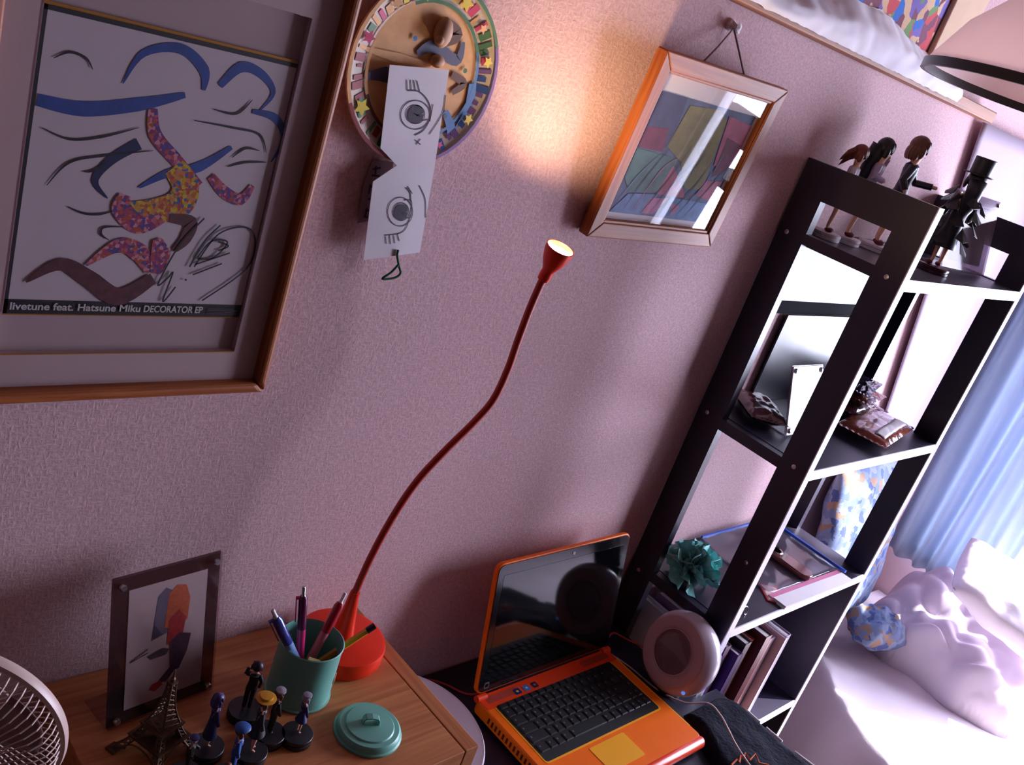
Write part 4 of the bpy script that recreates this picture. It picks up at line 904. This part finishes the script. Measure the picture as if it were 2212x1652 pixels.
# ------------------------------------------------------------------ white round box partly under the side table
wb = thing('round_white_box', 'flat round white box on the desk, half under the side table', 'box', (.828, -.138, DZ))
MB().lathe([(0, 0), (.122, 0), (.126, .004), (.126, .052), (.1275, .054), (.1275, .068), (.125, .0715), (.121, .0705), (0, .0705)], 80).build('box_body', mat('round_box_white', rgb(196, 182, 196), .5, var=.02), wb, smooth=AUTO)
MB().lathe([(.1255, .052), (.1283, .053), (.1283, .056), (.1255, .057)], 80, closed=True).build('box_seam', WHT, wb, smooth=AUTO)

# ------------------------------------------------------------------ cables
def cable(name, label, pts, r, m):
    P0 = Vector(pts[0]); o = MB().tube([p - P0 for p in spline([Vector(p) for p in pts], 7)], r, 8).build(name, m, smooth=True); o.location = P0; return tag(o, label, 'cable')
WC = mat('white_cable', rgb(206, 188, 186), .5); RC = mat('red_cable', rgb(178, 44, 44), .5)
zc = DZ + .0022
cable('white_cable', 'thin white cable running over the desk between laptop and loudspeaker', [(1.374, -.085, zc+.012), (1.395, -.100, zc), (1.405, -.14, zc), (1.411, -.205, zc), (1.430, -.255, zc+.006), (1.440, -.290, zc+.032), (1.432, -.322, zc+.036), (1.414, -.352, zc+.037), (1.390, -.392, zc+.037), (1.36, -.47, zc+.036), (1.33, -.55, zc+.030)], .0016, WC)
cable('red_cable', 'red cable between the side table and the back of the laptop', [(.965, -.012, zc), (.995, -.018, zc+.004), (1.022, -.036, zc), (1.036, -.060, zc), (1.050, -.072, zc), (1.075, -.075, zc)], .0019, RC)
rc = cable('red_cable', 'red cable arching from laptop hinge to the loudspeaker', [(1.385, -.082, zc), (1.402, -.072, zc+.006), (1.425, -.066, zc+.018), (1.448, -.085, zc+.012), (1.462, -.13, zc+.018), (1.464, -.172, zc+.03)], .0019, RC)
o = MB().tube([(-.014, -.0095, .0015), (.004, .0, .0015)], .0042, 10).build('plug', mat('red_plug', rgb(196, 50, 60), .4), rc, smooth=AUTO)

# ------------------------------------------------------------------ navy cloth on desk corner
NVC = mat('navy_fleece', rgb(15, 16, 34), .95, var=.4, scale=40, bump=.5, bscale=160, sheen=.03, spec=.15)
nc = thing('navy_garment', 'folded dark navy garment with orange zigzag and white piping on desk corner', 'garment', (1.45, -.5, DZ))
def ncz(x, y):
    z = .022 + .007 * fbm(x*9, y*9, 4)
    if x > 1.53: z -= (x - 1.53) * .55
    return z
def edge_x(v): return 1.515 + .04 * min(1, v * 1.6) + .006 * math.sin(v*11)
def ncf(u, v):
    y = -.275 - v*.45; xr = edge_x(v); xl = 1.405 - .10 * min(1, v*2.2); x = xl + (xr - xl)*u
    e = min(1, u*9, v*14, (1-u)*9 + .12); return (x - 1.45, y + .5, .002 + max(.0, ncz(x, y)) * e ** .5)
MB().grid(ncf, 40, 60).build('cloth', NVC, nc, smooth=True, solid=.003)
g = MB()
for va, vb in ((.12, .19), (.22, .30), (.36, .75)):
    g.tube([Vector(ncf(.965, va + (vb-va)*i/10)) + Vector((0, 0, .0035)) for i in range(11)], .0028, 7)
g.build('white_piping', WHITE, nc, smooth=True)
g = MB(); zz = [(1580,1652),(1592,1640),(1597,1647),(1600,1632),(1606,1638),(1610,1626),(1620,1641),(1632,1628),(1640,1648),(1660,1652)]
g.tube([at(px, py, 2, DZ + .030) - Vector((1.45, -.5, DZ)) for px, py in zz], .0017, 6); g.build('orange_zigzag', mat('orange_stitch', rgb(206, 92, 40), .7), nc)

# ------------------------------------------------------------------ things on the shelves
SF = thing('acrylic_photo_stand', 'milky acrylic photo stand on the top shelf beside the black figurine', 'photo frame', (1.965, -.158, Z1), (0, 0, math.radians(-10)))
XB = RT((0, 0, .003), rx=-.28)
HAZE = glassmat('hazy_acrylic', (.85, .80, .86, 1), .08, .35)
MB().box((-.082, -.003, 0), (.082, -.0005, .150), 0, XB).build('front_plate', HAZE, SF, bevel=.0008)
MB().box((-.082, .0008, 0), (.082, .003, .150), 0, XB).build('back_plate', HAZE, SF, bevel=.0008)
MB().box((-.082, .003, 0), (.082, .055, .003)).build('foot_plate', HAZE, SF, bevel=.0008)
MB().box((-.060, -.0003, .016), (.060, .0005, .130), 0, XB).build('photo_sheet', mat('faded_photo', rgb(110, 104, 134), .6, var=.3, scale=22), SF)
for x in (-.074, .074): MB().lathe([(0, -.002), (.004, -.002), (.0045, 0), (.003, .003), (0, .003)], 12, 0, XB @ RT((x, -.004, .142), rx=math.pi/2)).build('screw', STEEL, SF)
o = MB().cbox((0, 0, .022), (.05, .004, .044)).build('small_white_card', WHITE, bevel=.0005); o.location = (2.035, -.115, Z1); o.rotation_euler = (-.1, 0, -.3); tag(o, 'small white card standing behind the milky photo stand', 'card')
Z2 = BZ[1]
PS = thing('clipped_card_stand', 'bright white card in a clip stand on the middle shelf, behind the post', 'card stand', (1.648, -.138, Z2))
XC = RT((0, 0, .003), rx=-.35)
MB().box((-.058, -.001, 0), (.058, .0008, .128), 0, XC).build('card', mat('bright_card', rgb(244, 240, 248), .4, var=.01), PS)
MB().box((-.060, .0012, 0), (.060, .003, .130), 0, XC).build('back_plate', HAZE, PS)
for x, z in ((-.050, .120), (.050, .120), (-.050, .008)): MB().ell((x, -.002, z), (.006, .003, .005), 0, 12, 6, XC).build('clip', STEEL, PS, smooth=True)
MB().box((-.058, .003, 0), (.058, .05, .003)).build('foot_plate', HAZE, PS)
FILM = mat('clear_film_brown', rgb(104, 66, 74), .16, var=.5, scale=26, coat=.6, bump=.6, bscale=50); FILM2 = mat('clear_film_rust', rgb(140, 76, 60), .14, var=.6, scale=40, coat=.6, bump=.6, bscale=60); FILM3 = mat('dark_film', rgb(44, 34, 50), .18, var=.3, coat=.5, bump=.5, bscale=50)
def packet(label, c, rx, ry, h, m, rot, seed, stripe=None, tilt=(0, 0)):
    mb = MB()
    def f(sg):
        def q(u, v):
            a = 2*u-1; b = 2*v-1; e = max(0, 1-abs(a)**4)*max(0, 1-abs(b)**3); return (a*rx, b*ry, sg*h*e**.6 + .004*fbm(a*3+seed, b*3, seed)*(e**.3))
        return q
    T = thing('wrapped_packet', label, 'packet', c, (tilt[0], tilt[1], rot))
    mb.grid(f(1), 26, 18); mb.grid(f(-1), 26, 18); mb.build('film_bag', m, T, smooth=True)
    for s in (-1, 1):
        g = MB()
        for k in range(16): g.add([(s*rx, -ry+2*ry*k/16, .0015*(k % 2)), (s*(rx+.010), -ry+2*ry*k/16, .0015*(k % 2)), (s*(rx+.010), -ry+2*ry*(k+1)/16, .0015*((k+1) % 2)), (s*rx, -ry+2*ry*(k+1)/16, .0015*((k+1) % 2))], [(0, 1, 2, 3)])
        g.build('crimped_seal', m, T, solid=.0006)
    if stripe: MB().grid(lambda u, v: Vector(f(1)(.1+.8*u, stripe[0]+(stripe[1]-stripe[0])*v)) + Vector((0, 0, .0015)), 20, 4).build('white_band', WHITE, T, smooth=True, solid=.0005)
packet('rust brown wrapped packet with white band at the front of the middle shelf', (1.905, -.170, Z2 + .017), .115, .052, .013, FILM2, .18, 1, (.12, .34))
packet('dull plum wrapped packet under the dark one on the middle shelf', (1.975, -.078, Z2 + .016), .072, .045, .012, FILM, -.1, 4)
packet('shiny brown wrapped packet stacked on another on the middle shelf', (1.985, -.083, Z2 + .042), .062, .036, .010, FILM2, .15, 7, (.3, .5))
packet('flat dark wrapped packet on top of the packet stack', (1.975, -.078, Z2 + .062), .074, .030, .006, FILM3, .25, 9)
packet('crumpled dark packet at the wall end of the middle shelf', (1.60, -.062, Z2 + .020), .060, .040, .015, FILM, .9, 12, None)
Z3 = BZ[2]
TL = mat('teal_gauze', rgb(122, 206, 202), .8, var=.25, scale=60, sheen=.4)
pmz = thing('gauze_pompom', 'teal gauze pompom pouch on the lower shelf by the wall', 'pompom', (1.530, -.108, Z3))
g = MB(); rr = random.Random(11)
for k in range(40):
    a = rr.uniform(0, 6.28); el = rr.uniform(-.15, 1.35); d = Vector((math.cos(a)*math.cos(el), math.sin(a)*math.cos(el), math.sin(el))); Ls = rr.uniform(.042, .060)
    s1 = d.cross(Vector((.3, .2, 1))).normalized(); tw = rr.uniform(0, 6)
    def pf(u, v, d=d, s1=s1, Ls=Ls, tw=tw):
        w = (.008 + .030*v) * (2*u-1); s2 = d.cross(s1)
        return d*(.008 + Ls*v*(1 - .25*abs(2*u-1))) + (s1*math.cos(tw) + s2*math.sin(tw))*w + (s2*math.cos(tw) - s1*math.sin(tw))*.008*math.sin(u*13+tw)*v + Vector((0, 0, .030))
    g.grid(pf, 8, 5)
g.build('gauze_ruffles', TL, pmz, smooth=True, fix=False)
MB().lathe([(0, 0), (.020, 0), (.026, .008), (.024, .03), (.010, .036), (0, .037)], 18).build('pouch_base', mat('dim_teal', rgb(60, 96, 104), .8), pmz, smooth=AUTO)
zb = thing('zip_bag', 'flat clear zip bag with blue zip lines lying on the lower shelf', 'bag', (1.86, -.12, Z3))
CLR = glassmat('clear_poly', (.92, .90, .95, 1), .12, .12)
MB().grid(lambda u, v: (-.155 + .30*u, -.085 + .19*v, .002 + .003*abs(fbm(u*4, v*4, 2)) + (.012*v**6)), 30, 20).build('bag_film', CLR, zb, smooth=True, solid=.0004)
BZM = mat('blue_zip', rgb(40, 84, 190), .4)
MB().box((-.155, .100, .012), (.045, .104, .018)).build('zip_strip', BZM, zb); MB().box((.140, -.105, .006), (.147, .075, .012)).build('zip_strip', BZM, zb)
ph = thing('oval_case', 'slim dark red oval case with a ring on the lower shelf', 'case', (1.865, -.150, Z3 + .006), (0, 0, math.radians(88)))
MB().prism(rrect(.120, .044, .021, 8), 0, .011).build('case_body', mat('maroon_gloss', rgb(108, 52, 52), .2, var=.1, coat=.5), ph, bevel=.003, seg=3)
MB().lathe([(.0125, .0112), (.0145, .013), (.0165, .0112)], 28, 0, RT((.036, 0, 0))).build('case_ring', STEEL, ph, smooth=AUTO)
cr = thing('printed_card', 'small card with red border at the front of the lower shelf', 'card', (1.715, -.205, Z3), (0, 0, .9))
MB().box((-.030, -.021, 0), (.030, .021, .003)).build('card_edge', mat('card_border_red', rgb(190, 60, 70), .4), cr); MB().box((-.026, -.017, .003), (.026, .017, .0034)).build('card_face', mat('card_cream', rgb(214, 188, 180), .4, var=.25, scale=120), cr)
mg = thing('thin_magazine', 'thin white magazine with pink edge along the front of the lower shelf', 'magazine', (1.845, -.230, Z3), (0, 0, math.radians(-1)))
MB().box((-.150, -.020, .0), (.145, .022, .005)).build('pages', WHITE, mg); MB().box((-.150, -.0205, .005), (.145, .022, .0062)).build('cover', mat('pink_cover', rgb(214, 120, 160), .4), mg); MB().box((-.150, -.0208, .0062), (.145, .010, .0082)).build('insert', WHITE, mg)
o = MB().lathe([(.008, -.0012), (.0092, 0), (.008, .0012), (.0068, 0)], 20, 0, RT((0, 0, .009), rx=1.2), closed=True).build('metal_ring', STEEL, smooth=True); o.location = (1.580, -.222, Z3); tag(o, 'small metal ring at the left front corner of the lower shelf', 'ring')
Z4 = BZ[3]
bx = 1.535; BKS = [(.020, .285, rgb(186, 186, 196), 'pale grey'), (.013, .270, rgb(90, 40, 170), 'violet'), (.022, .280, rgb(120, 92, 110), 'dusty mauve'), (.018, .262, rgb(66, 36, 92), 'dark purple'), (.024, .275, rgb(58, 40, 52), 'dark brown'), (.014, .268, rgb(172, 40, 48), 'red'), (.026, .280, rgb(104, 52, 60), 'maroon'), (.020, .255, rgb(176, 112, 96), 'dull orange'), (.024, .240, rgb(160, 140, 168), 'lilac'), (.012, .245, rgb(214, 200, 214), 'white'), (.020, .238, rgb(150, 132, 160), 'greyish lilac')]
for k, (tb, hb, c, nm) in enumerate(BKS):
    T = thing('book', '%s book %s in the row on the bottom shelf' % (nm, ('leftmost' if k == 0 else 'rightmost' if k == len(BKS)-1 else 'standing')), 'book', (bx + tb/2, -.125, Z4), (0, math.radians(.6), 0), 'books on the bottom shelf'); bx += tb + .0135
    cm = mat('book_cover_' + nm.replace(' ', '_'), c, .35, var=.1)
    d0 = -.105 + .008*(k % 3)
    MB().box((-tb/2, d0, 0), (-tb/2+.0015, .095, hb)).box((tb/2-.0015, d0, 0), (tb/2, .095, hb)).box((-tb/2, d0, 0), (tb/2, d0+.0015, hb)).build('cover', cm, T)
    MB().box((-tb/2+.0015, d0+.002, .003), (tb/2-.0015, .092, hb-.003)).build('pages', WHITE, T)

# ------------------------------------------------------------------ electric fan at lower left
FANW = mat('fan_white', rgb(206, 178, 170), .4, var=.02)
fc = Vector((.238, -.118, .990)); FR = .104
fn = thing('electric_fan', 'white electric fan with wire grille left of the side table', 'fan', (fc.x - .02, -.14, 0))
fb = Vector((fc.x - .02, -.14, 0)); fax = Vector((-.55, -.75, -.10)).normalized(); XF = align(fc - fb, fax)
MB().lathe([(FR - .005, -.006), (FR, -.005), (FR + .0012, 0), (FR, .005), (FR - .004, .006), (FR - .005, 0)], 96, 0, XF, closed=True).build('grille_rim', FANW, fn, smooth=AUTO)
for sg, nm in ((1, 'front_grille'), (-1, 'back_grille')):
    g = MB(); NW = 72
    for k in range(NW):
        a = 2*math.pi*k/NW; g.tube([(r*math.cos(a), r*math.sin(a), (z if sg > 0 else -.3*z)) for r, z in ((FR-.004, 0), (FR-.005, .016), (FR-.009, .026), (FR-.018, .033), (FR*.6, .041), (FR*.22, .045))], .0008, 4, 0, False, XF)
    for rr_ in (.6,): g.tube([((FR-.004)*rr_*math.cos(2*math.pi*k/48), (FR-.004)*rr_*math.sin(2*math.pi*k/48), (.041 if sg > 0 else -.0125)) for k in range(49)], .0011, 5, 0, False, XF)
    g.build(nm, FANW, fn)
MB().lathe([(0, .050), (.018, .049), (.024, .046), (.024, .041), (0, .041)], 28, 0, XF).build('grille_badge', FANW, fn, smooth=AUTO)
for k in range(4):
    def bf(u, v, k=k):
        r = .018 + .064*v; a = k*math.pi/2 + (u-.5)*(1.0 + .2*v) + .3*v; return XF @ Vector((r*math.cos(a), r*math.sin(a), .014*(u-.5)))
    MB().grid(bf, 8, 6).build('blade', mat('fan_blade', rgb(120, 84, 84), .4), fn, smooth=True, solid=.0015)
MB().lathe([(0, .016), (.014, .014), (.018, .005), (.018, -.018), (0, -.018)], 24, 0, XF).build('blade_hub', FANW, fn, smooth=AUTO)
MB().lathe([(.012, -.014), (.020, -.018), (.021, -.036), (.014, -.046), (0, -.048)], 28, 0, XF).build('motor_housing', FANW, fn, smooth=AUTO)
mp_ = XF @ Vector((0, 0, -.030))
MB().tube([(mp_.x, mp_.y, mp_.z - .02), (mp_.x * .6, mp_.y * .6, .75), (0, 0, .40), (0, 0, .02)], [.011, .011, .013, .014], 16).build('pole', FANW, fn, smooth=AUTO)
MB().lathe([(0, 0), (.108, 0), (.112, .006), (.108, .016), (.05, .026), (.02, .034), (0, .034)], 48).build('fan_base', FANW, fn, smooth=AUTO)
